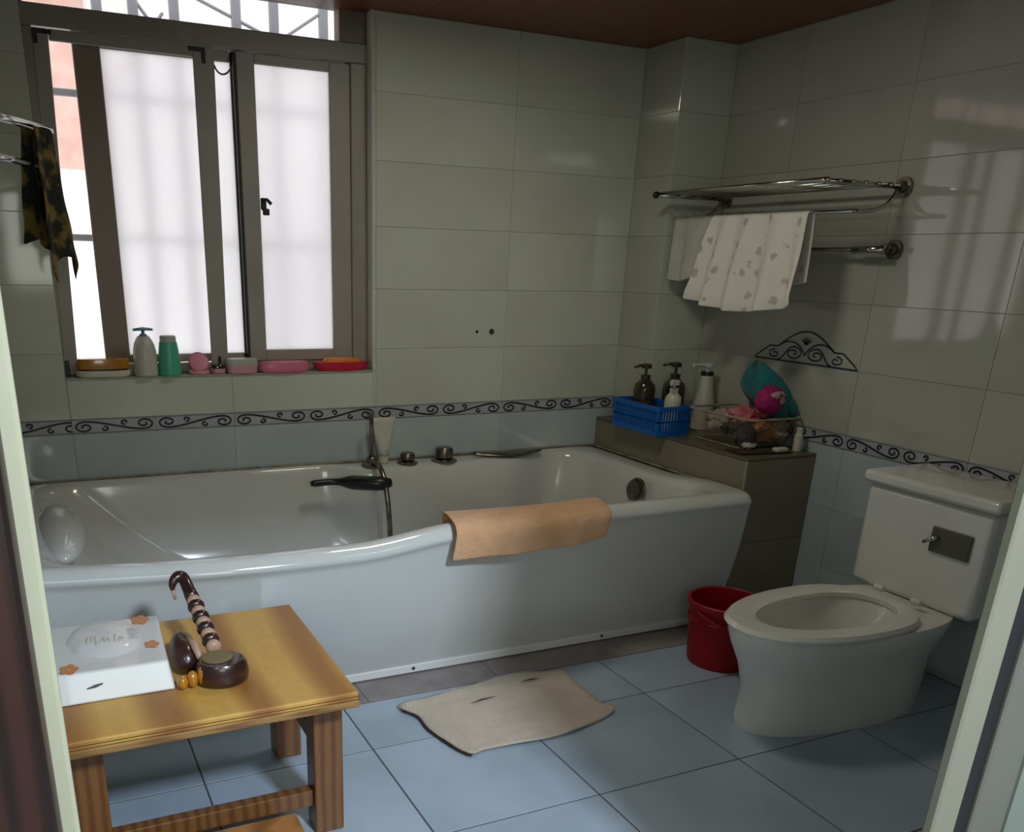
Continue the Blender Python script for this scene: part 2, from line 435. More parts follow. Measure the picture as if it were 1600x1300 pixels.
# back wall backing, built around the window opening
b = MB()
b.box(XL - 0.1, WX0, YB + TT, 0.14, 0, ZC + 0.1).box(WX1, XR + 0.1, YB + TT, 0.14, 0, ZC + 0.1).box(WX0, WX1, YB + TT, 0.14, 0, WZ0 - 0.004)
wall_back = struct('wall_back', b, GROUT, 'back wall of grey green glazed tiles behind the bathtub, holding the window', 'wall')
b = MB().box(XR + TT, XR + 0.12, -2.64, YB + 0.14, 0, ZC + 0.1)
wall_right = struct('wall_right', b, GROUT, 'right wall of grey glazed tiles with towel rack and arched decoration', 'wall')
b = MB().box(XL - 0.12, XL, -2.72, YB + 0.14, 0, ZC + 0.1)
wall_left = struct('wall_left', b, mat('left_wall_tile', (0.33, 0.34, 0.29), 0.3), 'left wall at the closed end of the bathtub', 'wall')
b = MB().box(XP + TT, XR + TT, YP + TT, YB + TT, 0.60, ZC)
column = struct('trim_1', b, GROUT, 'tiled boxed column in the far right corner above the ledge', 'column')

tile_cache = {}


def tile_mesh(w, h, d, m, c=0.0008):
    k = (round(w, 4), round(h, 4), d, m.name)
    if k in tile_cache: return tile_cache[k]
    me = bpy.data.meshes.new('tile'); a, bb = w / 2, h / 2
    vs = [(-a, -bb, 0), (a, -bb, 0), (a, bb, 0), (-a, bb, 0)] + [(-a, -bb, d - c), (a, -bb, d - c), (a, bb, d - c), (-a, bb, d - c)]
    vs += [(-a + c, -bb + c, d), (a - c, -bb + c, d), (a - c, bb - c, d), (-a + c, bb - c, d)]
    fs = [(8, 9, 10, 11)] + [(i, (i + 1) % 4, 4 + (i + 1) % 4, 4 + i) for i in range(4)] + [(4 + i, 4 + (i + 1) % 4, 8 + (i + 1) % 4, 8 + i) for i in range(4)]
    me.from_pydata(vs, [], fs); me.update(); me.materials.append(m)
    tile_cache[k] = me
    return me


# frames: (origin, u axis, v axis, normal)
FB = (Vector((0, TT, 0)), Vector((1, 0, 0)), Vector((0, 0, 1)), Vector((0, -1, 0)))
FR = (Vector((XR + TT, 0, 0)), Vector((0, 1, 0)), Vector((0, 0, 1)), Vector((-1, 0, 0)))
FR = (Vector((XR + TT, 0, 0)), Vector((0, -1, 0)), Vector((0, 0, 1)), Vector((-1, 0, 0)))
FPF = (Vector((0, YP + TT, 0)), Vector((1, 0, 0)), Vector((0, 0, 1)), Vector((0, -1, 0)))
FPL = (Vector((XP + TT, 0, 0)), Vector((0, -1, 0)), Vector((0, 0, 1)), Vector((-1, 0, 0)))
FF = (Vector((0, 0, -TT)), Vector((1, 0, 0)), Vector((0, 1, 0)), Vector((0, 0, 1)))


def lay(name, parent, fr, u0, u1, v0, v1, m, gap=0.0011, d=TT, jit=0.0):
    if u1 - u0 < 0.012 or v1 - v0 < 0.012: return None
    o = bpy.data.objects.new(name, tile_mesh(u1 - u0 - gap, v1 - v0 - gap, d, m)); COL.objects.link(o)
    O, U, V, N = fr
    Rm = Matrix((U, V, N)).transposed().to_4x4()
    if jit:
        Rm = Rm @ Matrix.Rotation(random.uniform(-jit, jit), 4, 'X') @ Matrix.Rotation(random.uniform(-jit, jit), 4, 'Y')
    Rm.translation = O + U * (u0 + u1) / 2 + V * (v0 + v1) / 2
    o.matrix_world = Rm
    o.parent = parent
    WLOC[o.name] = Vector(Rm.translation)
    return o


ROWS = [0.02, 0.211, 0.433, 0.655]           # below the border
UP = [0.708 + 0.2192 * i for i in range(7)]
UP[-1] = ZC - 0.001


def cut(u0, u1, v0, v1, hole):
    hu0, hu1, hv0, hv1 = hole
    if u1 <= hu0 or u0 >= hu1 or v1 <= hv0 or v0 >= hv1: return [(u0, u1, v0, v1)]
    out = []
    if u0 < hu0: out.append((u0, hu0, v0, v1))
    if u1 > hu1: out.append((hu1, u1, v0, v1))
    a, c = max(u0, hu0), min(u1, hu1)
    if v0 < hv0: out.append((a, c, v0, hv0))
    if v1 > hv1: out.append((a, c, hv1, v1))
    return out


cols_b = [XL + 0.001, 0.120, 0.686, 1.252, 1.818, XP]
hole = (WX0, WX1, WZ0, 9)
for i in range(5):
    for j in range(6):
        for r in cut(cols_b[i], cols_b[i + 1], UP[j], UP[j + 1], hole): lay('tile', wall_back, FB, *r, WT, jit=0.0007)
    lay('tile', wall_back, FB, cols_b[i], cols_b[i + 1], 0.433, 0.655, WTB, jit=0.0007)
cols_r = [0.2402, 0.589, 1.066, 1.535, 2.004, 2.473, 2.60]     # distance from the back wall
for i in range(6):
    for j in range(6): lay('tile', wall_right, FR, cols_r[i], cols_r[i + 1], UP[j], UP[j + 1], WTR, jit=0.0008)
    for j in range(3): lay('tile', wall_right, FR, cols_r[i], cols_r[i + 1], ROWS[j], ROWS[j + 1], WTB, jit=0.0008)
for j in range(6):
    lay('tile', column, FPF, XP, XR, UP[j], UP[j + 1], WT, jit=0.0007)
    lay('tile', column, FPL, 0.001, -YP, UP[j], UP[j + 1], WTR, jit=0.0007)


# border strip: one tile per half width, each printed with an S shaped scroll
def spiral(cx, cz, rx, rz, turns, flip, n=34):
    out = []
    for i in range(n + 1):
        t = i / n; a = PI / 2 + flip * (1 - t) * turns * 2 * PI; k = 0.14 + 0.86 * t ** 0.85
        out.append((cx + rx * k * math.cos(a), cz + rz * k * math.sin(a)))
    return out


def scroll(w, h, fl):
    """poly lines of the ornament, in tile coordinates"""
    L = []
    c = (-0.355 * w, -0.06 * h); rx, rz = 0.115 * w, 0.36 * h
    left = spiral(c[0], c[1], rx, rz, 1.35, 1)
    p0 = left[-1]
    mid = bez(p0, (p0[0] + 0.20 * w, p0[1] + 0.03 * h), (-p0[0] - 0.20 * w, -p0[1] - 0.03 * h), (-p0[0], -p0[1]), 30)
    right = [(-x, -z) for x, z in reversed(left)]
    L.append(left + mid[1:-1] + right)
    s1 = spiral(-0.125 * w, -0.20 * h, 0.050 * w, 0.17 * h, 0.9, 1, 18)
    s1 = [(-0.25 * w - x, z) for x, z in s1]
    L.append(s1 + [(-0.04 * w, 0.02 * h)] if False else s1)
    L.append([(-x, -z) for x, z in s1])
    if fl: L = [[(x, -z) for x, z in l] for l in L]
    return L


def border(parent, fr, u0, u1, fl):
    o = lay('border_tile', parent, fr, u0, u1, 0.655, 0.708, BT)
    O, U, V, N = fr; cu, cv = (u0 + u1) / 2, (0.655 + 0.708) / 2
    w, h = 0.283 if fr is not FR else 0.2345, 0.053
    mb = MB(); half = (u1 - u0) / 2

    def to3(a, bb):
        return (max(-half, min(half, a)), bb, TT + 0.0007)
    for l in scroll(w, h, fl): mb.ribbon(l, 0.0070, to3)
    mb.ribbon([(-half, h * 0.43), (half, h * 0.43)], 0.0016, to3)
    mb.ribbon([(-half, -h * 0.43), (half, -h * 0.43)], 0.0016, to3)
    WLOC[o.name] = Vector((0, 0, 0))
    p = put('scroll_print', mb, INK); p.parent = o
    return o


u = 0.120 - 0.283; k = 0
border(wall_back, FB, XL + 0.001, 0.120, True)
u = 0.120
while u < XP - 0.02:
    border(wall_back, FB, u, min(u + 0.283, XP), k % 2 == 1); u += 0.283; k += 1
border(column, FPL, 0.001, -YP, True)
u = 0.2402
u = 1.066 - 0.2345 * 3; k = 1
while u < 2.5:
    border(wall_right, FR, max(u, 0.2402), u + 0.2345, k % 2 == 1); u += 0.2345; k += 1

# arched ornament printed on the tile above the ledge
AY, AZ = 0.8135, 0.9295


def arch():
    P = []
    lx = 0.247
    outl = [(-lx, 0.0), (-lx + 0.012, 0.012), (-0.175, 0.050), (-0.135, 0.050)]
    top = [(-0.135 + 0.27 * i / 24, 0.050 + 0.062 * math.sin(PI * i / 24)) for i in range(25)]
    full = outl + top[1:] + [(-x, z) for x, z in reversed(outl)][1:] + [(-lx, 0.0)]
    P.append(full)
    P.append([(-0.0, 0.028)] + bez((0.0, 0.028), (0.03, 0.078), (0.09, 0.085), (0.135, 0.05), 14))
    P.append([(-0.0, 0.028)] + bez((0.0, 0.028), (-0.03, 0.078), (-0.09, 0.085), (-0.135, 0.05), 14))
    for sg in (1, -1):
        sp = spiral(0.055, 0.031, 0.043, 0.024, 1.45, 1, 30)
        sp2 = spiral(0.148, 0.022, 0.030, 0.016, 1.25, -1, 22)
        con = bez(sp[-1], (0.09, 0.055), (0.10, 0.0), (0.13, 0.004), 10)
        P.append([(sg * x, z) for x, z in sp + con]); P.append([(sg * x, z) for x, z in sp2])
    for a in (-0.9, -0.45, 0.0, 0.45, 0.9):
        P.append([(0.0, 0.066), (0.030 * math.sin(a), 0.066 + 0.026 * math.cos(a))])
    return P


mb = MB()
for l in arch(): mb.ribbon(l, 0.0062, lambda a, c: (XR - 0.0009, -(AY + a), AZ + c))
put('arch_print', mb, INK, wall_right)
mb = MB().lathe(0, 0, [(0.0055, 0), (0.0055, 0.002)], 10)
for nm, x, w in (('wall_plug', 1.688, 0.6), ('screw_hole', 1.755, 1.25)):
    q = MB().tube([(x, 0.001, 0.988), (x, -0.002, 0.988)], 0.0095 * w, 12)
    put(nm, q, BLK if w < 1 else DCHR, wall_back)

# floor
b = MB().box(XL - 0.1, XR + 0.1, -2.62, 0.0, -0.10, -0.0016)
floor = struct('floor', b, GROUTF, 'bathroom floor of pale blue grey square tiles', 'floor')
for i in range(-1, 6):
    for j in range(0, 5):
        x0, x1 = 0.2776 + 0.4555 * i, 0.2776 + 0.4555 * (i + 1)
        y1, y0 = -0.9245 - 0.4204 * j, -0.9245 - 0.4204 * (j + 1)
        x0 = max(x0, XL); x1 = min(x1, XR)
        if j == 0: y1 = -1.085
        y0 = max(y0, -2.62)
        lay('tile', floor, FF, x0, x1, y0, y1, FT, gap=0.0045)
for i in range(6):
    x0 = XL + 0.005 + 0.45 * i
    lay('tub_reflection', floor, FF, x0, min(x0 + 0.45, 2.30 if i > 4 else 9), -1.083, -0.93, TUBREFL, gap=0.002)  # flat coloured strip painted as the tub's reflection in the floor
lay('tile', floor, FF, 2.30, XR, -1.083, -0.93, FT)

# ceiling: lacquered boards running towards the window wall
b = MB().box(XL - 0.1, XR + 0.1, -2.65, 0.14, ZC + 0.012, ZC + 0.06)
ceiling = struct('ceiling', b, DWOOD, 'low ceiling of dark brown lacquered wooden boards', 'ceiling')
FC = (Vector((0, 0, ZC + 0.012)), Vector((1, 0, 0)), Vector((0, -1, 0)), Vector((0, 0, -1)))
x = XL
while x < XR:
    lay('board', ceiling, FC, x, min(x + 0.115, XR), -0.065, 2.62, CEIL, gap=0.001, d=0.012); x += 0.115

# front wall with the doorway the picture is taken through
b = MB().box(1.40, XR + 0.1, -2.63, -2.52, 0, ZC + 0.1).box(XL - 0.1, XR + 0.1, -2.64, -2.52, 1.60, ZC + 0.1)
struct('wall_front', b, PLAIN, 'wall around the bathroom doorway', 'wall')
door = struct('door_1', MB().box(-0.075, -0.0085, -2.66, -2.62, 0, 1.98, 0.003), JAMB, 'cream painted door frame around the bathroom doorway', 'door frame')
put('wood_casing', MB().box(-0.22, -0.0205, -2.76, -2.661, 0, 2.02, 0.003), DWOOD, door, label='dark brown wooden casing')
put('jamb', MB().box(1.097, 1.149, -2.65, -2.634, 0, 1.98, 0.003), mat('right_jamb_paint', (0.24, 0.235, 0.175), 0.5), door)  # right jamb painted darker than the left one
put('gap_strip', MB().box(1.149, 1.182, -2.646, -2.632, 0, 1.98), RUB, door, label='black gap strip')  # black strip filling the gap between jamb and casing
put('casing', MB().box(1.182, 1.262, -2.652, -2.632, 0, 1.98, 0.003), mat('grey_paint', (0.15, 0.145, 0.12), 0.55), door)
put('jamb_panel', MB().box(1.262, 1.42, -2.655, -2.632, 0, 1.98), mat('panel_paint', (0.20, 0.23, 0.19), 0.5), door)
put('head', MB().box(-0.08, 1.42, -2.66, -2.63, 1.58, 1.64, 0.003), JAMB, door)

# hallway outside the doorway (behind the camera), only there to hold the light
H = [('hallway_floor', (-1.2, 2.8, -6.2, -2.62, -0.06, -0.001), HFLOOR), ('hallway_ceiling', (-1.2, 2.8, -6.2, -2.66, 2.60, 2.66), PLAIN),
     ('hallway_wall', (-1.3, -1.2, -6.2, -2.66, 0, 2.66), PLAIN), ('hallway_wall', (2.8, 2.9, -6.2, -2.66, 0, 2.66), PLAIN),
     ('hallway_wall', (-1.2, 2.8, -6.3, -6.2, 0, 2.66), PLAIN), ('hallway_wall', (-1.2, -0.2, -2.72, -2.64, 0, 2.66), PLAIN),
     ('hallway_wall', (1.42, 2.8, -2.70, -2.64, 0, 2.66), PLAIN), ('hallway_wall', (-0.2, 1.42, -2.72, -2.64, 1.64, 2.66), PLAIN)]
for i, (n, d, m) in enumerate(H):
    struct(n, MB().box(*d), m, 'plain hallway surface outside the bathroom door', 'hallway')

# ------------------------------------------------------------------ window
win = struct('window_1', MB().box(WX0 - 0.002, WX1, 0.055, 0.125, 1.892, 1.952, 0.003), ALU,
             'aluminium sliding window in the back wall, frosted sashes below a clear top light', 'window')
put('window_frame', MB().box(WX0 - 0.002, 0.150, 0.060, 0.125, WZ0, 1.892, 0.003), ALU, win)
put('window_frame', MB().box(1.178, WX1 - 0.001, 0.058, 0.125, WZ0, 1.892, 0.003), ALU, win)
put('window_frame', MB().box(0.150, 1.178, 0.064, 0.125, WZ0, 0.872, 0.002), ALU, win)
put('window_track', MB().box(0.150, 1.178, 0.070, 0.076, 0.872, 0.880).box(0.150, 1.178, 0.094, 0.100, 0.872, 0.882), ALUD, win)
put('window_sill', MB().box(WX0, WX1 - 0.001, -0.006, 0.064, WZ0 - 0.006, WZ0, 0.002), mat('sill_tile', (0.36, 0.37, 0.32), 0.25), win)
put('lit_reveal_tile', MB().box(1.2365, 1.2395, -0.0005, 0.057, WZ0 + 0.001, ZC), mat('lit_reveal_tile', (0.62, 0.62, 0.54), 0.2), win, label='tiled reveal painted pale as if lit')  # wall tile colour made paler for the light falling on the reveal
# top light
put('top_light_frame', MB().box(1.139, 1.238, 0.062, 0.120, 1.952, ZC + 0.012, 0.002), ALUD, win, label='side of the top light, painted dark brown for its shade')  # shade on this side is put into the dark brown
put('top_light_frame', MB().box(WX0 - 0.002, 0.130, 0.062, 0.120, 1.952, ZC + 0.012, 0.002), ALU, win)
put('top_light_glass', MB().box(0.129, 1.140, 0.088, 0.092, 1.951, ZC + 0.012), GLASS, win)
# front sliding sash on the right
s = put('sash_stile', MB().box(0.775, 0.838, 0.070, 0.092, 0.884, 1.890, 0.003), ALUL, win)
put('sash_stile', MB().box(1.103, 1.180, 0.070, 0.092, 0.884, 1.890, 0.003), ALUL, win)
put('sash_rail', MB().box(0.838, 1.103, 0.070, 0.092, 0.884, 0.924, 0.003), ALUL, win)
put('sash_rail', MB().box(0.838, 1.103, 0.070, 0.092, 1.858, 1.890, 0.003), ALUL, win)
put('frosted_pane', MB().box(0.836, 1.105, 0.079, 0.083, 0.922, 1.860), FROST, win, label='frosted glass pane')
lt = MB().box(0.838, 0.858, 0.058, 0.070, 1.405, 1.445, 0.003).tube([(0.848, 0.056, 1.435), (0.856, 0.050, 1.44), (0.872, 0.046, 1.425)], 0.006, 8)
lt.box(0.842, 0.866, 0.050, 0.060, 1.388, 1.410, 0.003)
put('latch', lt, BLK, win, label='black latch')
# rear sliding sash, pushed part way open
put('sash_stile', MB().box(0.264, 0.347, 0.096, 0.118, 0.884, 1.890, 0.003), ALUD, win, label='sash stile painted dark brown for its backlit shade')  # backlit shade is part of this dark colour
put('sash_stile', MB().box(0.762, 0.800, 0.096, 0.118, 0.884, 1.890, 0.003), RUB, win)
put('sash_rail', MB().box(0.347, 0.762, 0.096, 0.118, 0.884, 0.912, 0.003), ALUL, win)
put('sash_rail', MB().box(0.347, 0.762, 0.096, 0.118, 1.858, 1.890, 0.003), ALUL, win)
put('frosted_pane', MB().box(0.345, 0.764, 0.105, 0.109, 0.910, 1.860), FROST, win, label='frosted glass pane')
put('sash_seal', MB().box(0.766, 0.775, 0.070, 0.094, 0.884, 1.880), RUB, win, label='black rubber edge')
# insect screen frame leaning on the inside, mesh rolled away
scr = thing('screen_frame', 'taupe aluminium screen frame standing on the sill in front of the sliding window', 'screen frame', (0.15, 0.05, 0.85))
fr_o = [(0.122, 0.050), (0.700, 0.050)]


def lean(x0, x1, z0, z1, t0, t1):
    """upright bar, top shifted sideways"""
    a = MB(); y0, y1 = 0.0585, 0.0680
    vs = [(x0, y0, z0), (x1, y0, z0), (x1, y1, z0), (x0, y1, z0), (t0, y0, z1), (t1, y0, z1), (t1, y1, z1), (t0, y1, z1)]
    return a.add(vs, [(0, 1, 2, 3), (4, 7, 6, 5), (0, 4, 5, 1), (1, 5, 6, 2), (2, 6, 7, 3), (3, 7, 4, 0)])


put('stile', lean(0.121, 0.165, 0.852, 1.888, 0.150, 0.196), ALUL, scr, bevel=0.003)
put('stile', lean(0.628, 0.688, 0.852, 1.888, 0.632, 0.702), ALUL, scr, bevel=0.003)
put('rail', MB().box(0.196, 0.632, 0.0585, 0.0680, 1.856, 1.888), ALUL, scr, bevel=0.003)
put('rail', MB().box(0.165, 0.628, 0.0585, 0.0680, 0.852, 0.885), ALUL, scr, bevel=0.003)
put('corner_bracket', MB().box(0.150, 0.205, 0.0535, 0.0585, 1.872, 1.884, 0.001).box(0.150, 0.163, 0.0535, 0.0585, 1.845, 1.872, 0.001), BLK, scr, label='black corner bracket')
put('corner_bracket', MB().box(0.618, 0.672, 0.0535, 0.0585, 1.872, 1.884, 0.001).box(0.660, 0.672, 0.0535, 0.0585, 1.840, 1.872, 0.001), BLK, scr, label='black corner bracket')
put('foot_clip', MB().box(0.126, 0.138, 0.0500, 0.0585, 0.850, 0.900, 0.002), BLK, scr)
put('foot_clip', MB().box(0.652, 0.662, 0.0555, 0.0585, 0.850, 0.905, 0.002), BLK, scr)
put('cord', MB().tube(bez((0.700, 0.062, 1.84), (0.715, 0.064, 1.80), (0.75, 0.064, 1.81), (0.765, 0.065, 1.855), 10), 0.003, 6), BLK, scr)

# ------------------------------------------------------------------ outside
gr = thing('security_grille', 'grey steel security grille outside the window', 'grille', (0.65, 0.40, 0.8))
for x in (0.13, 0.38, 0.50, 0.64, 0.86, 1.00, 1.19): put('upright_bar', MB().box(x - 0.017, x + 0.017, 0.39, 0.41, 0.75, 2.3, 0.003), GRILL, gr)
for z in (1.30, 1.765): put('cross_bar', MB().box(-0.1, 1.6, 0.385, 0.40, z - 0.012, z + 0.012, 0.003), GRILL, gr)
for a, c in (((0.32, 2.30), (0.62, 1.93)), ((0.66, 2.12), (1.0, 2.0)), ((1.25, 2.15), (1.02, 2.0)), ((0.38, 1.76), (0.60, 2.04))):
    put('brace', MB().tube([(a[0], 0.40, a[1]), (c[0], 0.40, c[1])], 0.006, 6), GRILL, gr)
nb = thing('neighbour_building', 'pale building with a pink brick band seen through the window gap', 'building', (1.0, 4.0, -3.0))
put('wall', MB().box(-6, 8, 4.0, 4.3, -3, 1.80), EXTW, nb)
put('brick_band', MB().box(-6, 0.66, 3.97, 4.0, 1.80, 3.4), EXTP, nb)
put('wall', MB().box(-6, 8, 4.0, 4.3, 1.80, 7.0), EXTW, nb)
put('ledge', MB().box(-6, 8, 3.75, 4.0, 3.4, 3.55), EXTG, nb)
for x in (-0.6, 1.6, 3.6):
    w = put('window', MB().box(x, x + 0.9, 3.96, 4.01, 0.3, 1.4, 0.01), EXTG, nb); put('pane', MB().box(x + 0.06, x + 0.84, 3.95, 3.965, 0.36, 1.34), GLASS, w)

# ------------------------------------------------------------------ ledge (tiled platform) at the tub's tap end
PX0, PY0, PZ = 2.305, -0.952, 0.620
led = thing('tiled_ledge', 'brown tiled ledge block at the right end of the bathtub', 'ledge', (2.45, -0.5, 0))
put('core', MB().box(PX0 + 0.006, XR - 0.001, PY0 + 0.006, -0.001, 0, PZ - 0.010), GROUT, led)
put('top_slab', MB().box(PX0, XR - 0.001, PY0, -0.001, PZ - 0.010, PZ, 0.002), PLTOP, led)
FLL = (Vector((PX0 + 0.007, 0, 0)), Vector((0, -1, 0)), Vector((0, 0, 1)), Vector((-1, 0, 0)))
FLF = (Vector((0, PY0 + 0.007, 0)), Vector((1, 0, 0)), Vector((0, 0, 1)), Vector((0, -1, 0)))


def led_tile(fr, *a):
    o = lay('tile', None, fr, *a, PLAT, d=0.007, gap=0.0015)
    mw = o.matrix_world.copy(); mw.translation = mw.translation - Vector(led.location); o.matrix_world = mw; o.parent = led


for u0, u1 in ((0.002, 0.46), (0.46, 0.943)):
    for v0, v1 in ((0.0, 0.30), (0.30, PZ - 0.011)): led_tile(FLL, u0, u1, v0, v1)
for v0, v1 in ((0.0, 0.30), (0.30, PZ - 0.011)): led_tile(FLF, PX0 + 0.008, XR - 0.001, v0, v1)
put('corner_trim', MB().box(PX0 - 0.001, PX0 + 0.008, PY0 - 0.001, PY0 + 0.008, 0, PZ - 0.010, 0.001), TRIMT, led, label='pale corner trim')

# ------------------------------------------------------------------ bathtub
tub = thing('bathtub', 'long white acrylic bathtub under the window, its front panel bowed outwards', 'bathtub', (1.1, -0.5, 0))
TX0, TX1 = -0.075, 2.298


def yfront(x):            # bow of the rim in plan
    t = (x - TX0) / (TX1 - TX0)
    return 0.06 * sstep(-0.05, 0.22, t) + 0.055 * math.sin(PI * min(1, t / 0.62)) ** 1.3 * (t < 0.62) + 0.03


def zrise(x):
    return 0.024 * sstep(0.80, 1.12, x) - 0.006 * (1 - sstep(0.0, 0.4, x))


def dback(x):
    return 0.105 * sstep(1.00, 1.20, x) * (1 - sstep(1.78, 2.06, x))


def ring(dl, dr, df, db, r, z, bow, ledge=0.0, zr=0.0):
    """closed outline: d* are insets from the tub's bounding walls"""
    x0, x1 = TX0 + dl, TX1 - dr
    pts = []
    yb = -0.004 - db
    NF = 56

    def yf(x): return -0.94 + df - bow * yfront(x)
    for i in range(NF + 1):
        x = x0 + r + (x1 - x0 - 2 * r) * i / NF; pts.append((x, yf(x), z + zr * zrise(x)))

    def arc(cx, cy, a0, a1, rr, ry, n=9):
        for i in range(1, n):
            a = a0 + (a1 - a0) * i / n; x = cx + rr * math.cos(a); y = cy + ry * math.sin(a)
            pts.append((x, y, z + zr * zrise(x) * sstep(-0.55, -0.85, y) if y > -0.9 else z + zr * zrise(x)))
    yr = yf(x1 - r) + r
    arc(x1 - r, yr, -PI / 2, 0, r, r)
    rb = min(r, 0.16)
    for i in range(15):
        y = yr + (yb - rb - yr) * i / 14; pts.append((x1, y, z + zr * zrise(x1) * sstep(-0.55, -0.85, y)))
    arc(x1 - rb, yb - rb, 0, PI / 2, rb, rb)
    for i in range(61):
        x = x1 - rb - (x1 - x0 - 2 * rb) * i / 60; pts.append((x, yb - ledge * dback(x), z))
    arc(x0 + rb, yb - rb, PI / 2, PI, rb, rb)
    yl = yf(x0 + r) + r
    for i in range(15):
        y = yb - rb + (yl - yb + rb) * i / 14; pts.append((x0, y, z))
    arc(x0 + r, yl, PI, 1.5 * PI, r, r)
    return pts


rs = [ring(0, 0.012, 0, 0, 0.03, 0.030, 0.05), ring(0, 0.010, 0, 0, 0.03, 0.09, 0.22), ring(0, 0.006, 0, 0, 0.03, 0.20, 0.55),
      ring(0, 0.003, 0, 0, 0.03, 0.33, 0.82, 0, 0.3), ring(0, 0.002, 0, 0, 0.03, 0.425, 0.93, 0, 1), ring(0, 0.002, 0, 0, 0.03, 0.438, 0.94, 0, 1),
      ring(0, 0, -0.006, 0, 0.04, 0.452, 0.97, 0, 1), ring(0, 0, -0.007, 0, 0.04, 0.460, 1.0, 0, 1), ring(0.001, 0.001, 0.006, 0, 0.04, 0.480, 1.0, 0, 1),
      ring(0.008, 0.010, 0.018, 0.002, 0.045, 0.490, 1.0, 0, 1), ring(0.02, 0.03, 0.032, 0.010, 0.06, 0.4935, 1.0, 0.3, 1),
      ring(0.04, 0.075, 0.056, 0.022, 0.12, 0.4925, 1.0, 0.9, 1), ring(0.055, 0.095, 0.065, 0.030, 0.16, 0.486, 1.0, 1, 1),
      ring(0.07, 0.11, 0.070, 0.036, 0.19, 0.468, 1.0, 1, 1),
      ring(0.12, 0.125, 0.078, 0.044, 0.22, 0.42, 1.0, 1.0, 0.5),
      ring(0.24, 0.15, 0.095, 0.065, 0.20, 0.30, 0.95, 0.8), ring(0.38, 0.19, 0.13, 0.10, 0.22, 0.17, 0.8, 0.4),
      ring(0.48, 0.25, 0.18, 0.15, 0.22, 0.11, 0.6, 0.2), ring(0.60, 0.34, 0.26, 0.23, 0.20, 0.095, 0.4)]
body = put('shell', MB().rings(rs, False, True), ACR, tub, smooth=True, sub=1)
# moulded headrest and shoulder at the left end
put('headrest', MB().blob((0.030, -0.52, 0.458), (0.070, 0.29, 0.050), 32), ACR, tub, smooth=True)
# plinth strip with screws
put('plinth', MB().box(TX0, TX1 - 0.01, -0.952, -0.930, 0.004, 0.032, 0.003), PLIN, tub, label='white plinth strip')
for x in (0.30, 1.02, 1.75): put('screw', MB().tube([(x, -0.951, 0.020), (x, -0.954, 0.020)], 0.006, 8), DCHR, tub)
put('seal', MB().tube([(TX0 + 0.01, -0.006, 0.494), (1.0, -0.006, 0.494), (PX0 - 0.01, -0.006, 0.494)], 0.005, 6), SEAL, tub, label='stained sealant bead')
put('seal', MB().tube([(PX0 - 0.008, -0.01, 0.494), (PX0 - 0.008, -0.96, 0.496)], 0.005, 6), SEAL, tub, label='stained sealant bead')
# overflow on the tap end
ov = MB()
c0 = Vector((2.150, -0.545, 0.425)); d = Vector((-0.95, 0, 0.30)).normalized()
ov.tube([c0, c0 + d * 0.012], 0.046, 24).tube([c0 + d * 0.012, c0 + d * 0.026], [0.038, 0.033], 24).tube([c0 + d * 0.026, c0 + d * 0.030], [0.018, 0.016], 16)
put('overflow_drain', ov, DCHR, tub, smooth='auto', label='tarnished round overflow cover')
# grip on the inside of the back wall of the tub
gp = bez((0.935, -0.125, 0.448), (1.02, -0.13, 0.450), (1.10, -0.20, 0.450), (1.225, -0.205, 0.452), 20)
rr = [0.013 + (0.014 * sstep(8, 12, i)) - (0.010 * sstep(18.2, 20, i)) - 0.004 * (i == 0) for i in range(21)]
gp = [(x, -0.134 - 0.105 * sstep(1.00, 1.20, x) * 0.9, z) for x, y, z in gp]
put('grab_handle', MB().tube(gp, rr, 14), BLK, tub, smooth=True, label='black grip, thick at its right end')


def knob(x, y, z, r, h):
    k = MB(); k.lathe(x, y, [(r * 1.45, z), (r * 1.45, z + 0.004), (r * 1.25, z + 0.009), (r * 0.7, z + 0.012)], 20)
    k.lathe(x, y, [(r * 0.7, z + 0.010), (r, z + 0.016), (r, z + h * 0.85), (r * 0.85, z + h), (r * 0.3, z + h + 0.001)], 20)
    return k


put('tap_knob', knob(1.350, -0.095, 0.492, 0.029, 0.042), DCHR, tub, smooth='auto', label='smaller chrome tap knob')
put('tap_knob', knob(1.512, -0.095, 0.492, 0.037, 0.054), DCHR, tub, smooth='auto', label='larger chrome tap knob')
sp = MB()
sp.grid(lambda a, c: (1.66 + 0.33 * a, -0.060 - 0.085 * math.sin(PI * min(a * 1.6, 1) * 0.5) * (1 - a ** 2.2) * c - 0.01 * c, 0.4995 + 0.010 * math.sin(PI * c) * (1 - a * 0.6)), 24, 8)
put('waterfall_spout', sp, DCHR, tub, smooth=True, solid=0.006, label='flat leaf shaped waterfall spout')

# hand shower: holder, upright handset, hose into the tub
hs = thing('hand_shower', 'dark chrome hand shower standing on the tub ledge with its hose hanging into the tub', 'hand shower', (1.20, -0.10, 0.494))
put('holder', MB().lathe(1.195, -0.10, [(0.040, 0.494), (0.040, 0.499), (0.026, 0.506), (0.020, 0.525), (0.015, 0.53)], 18), DCHR, hs, smooth='auto')
put('handset', MB().tube([(1.195, -0.10, 0.52), (1.196, -0.098, 0.58), (1.197, -0.094, 0.64), (1.198, -0.090, 0.688), (1.199, -0.098, 0.700)], [0.009, 0.008, 0.008, 0.009, 0.008], 12), DCHR, hs, smooth=True)
hp = bez((1.195, -0.125, 0.510), (1.198, -0.21, 0.53), (1.200, -0.262, 0.44), (1.205, -0.272, 0.29), 22) + bez((1.205, -0.272, 0.29), (1.208, -0.275, 0.20), (1.21, -0.29, 0.13), (1.24, -0.36, 0.115), 8)[1:]
put('hose', MB().tube(hp, 0.0105, 10), DCHR, hs, smooth=True)

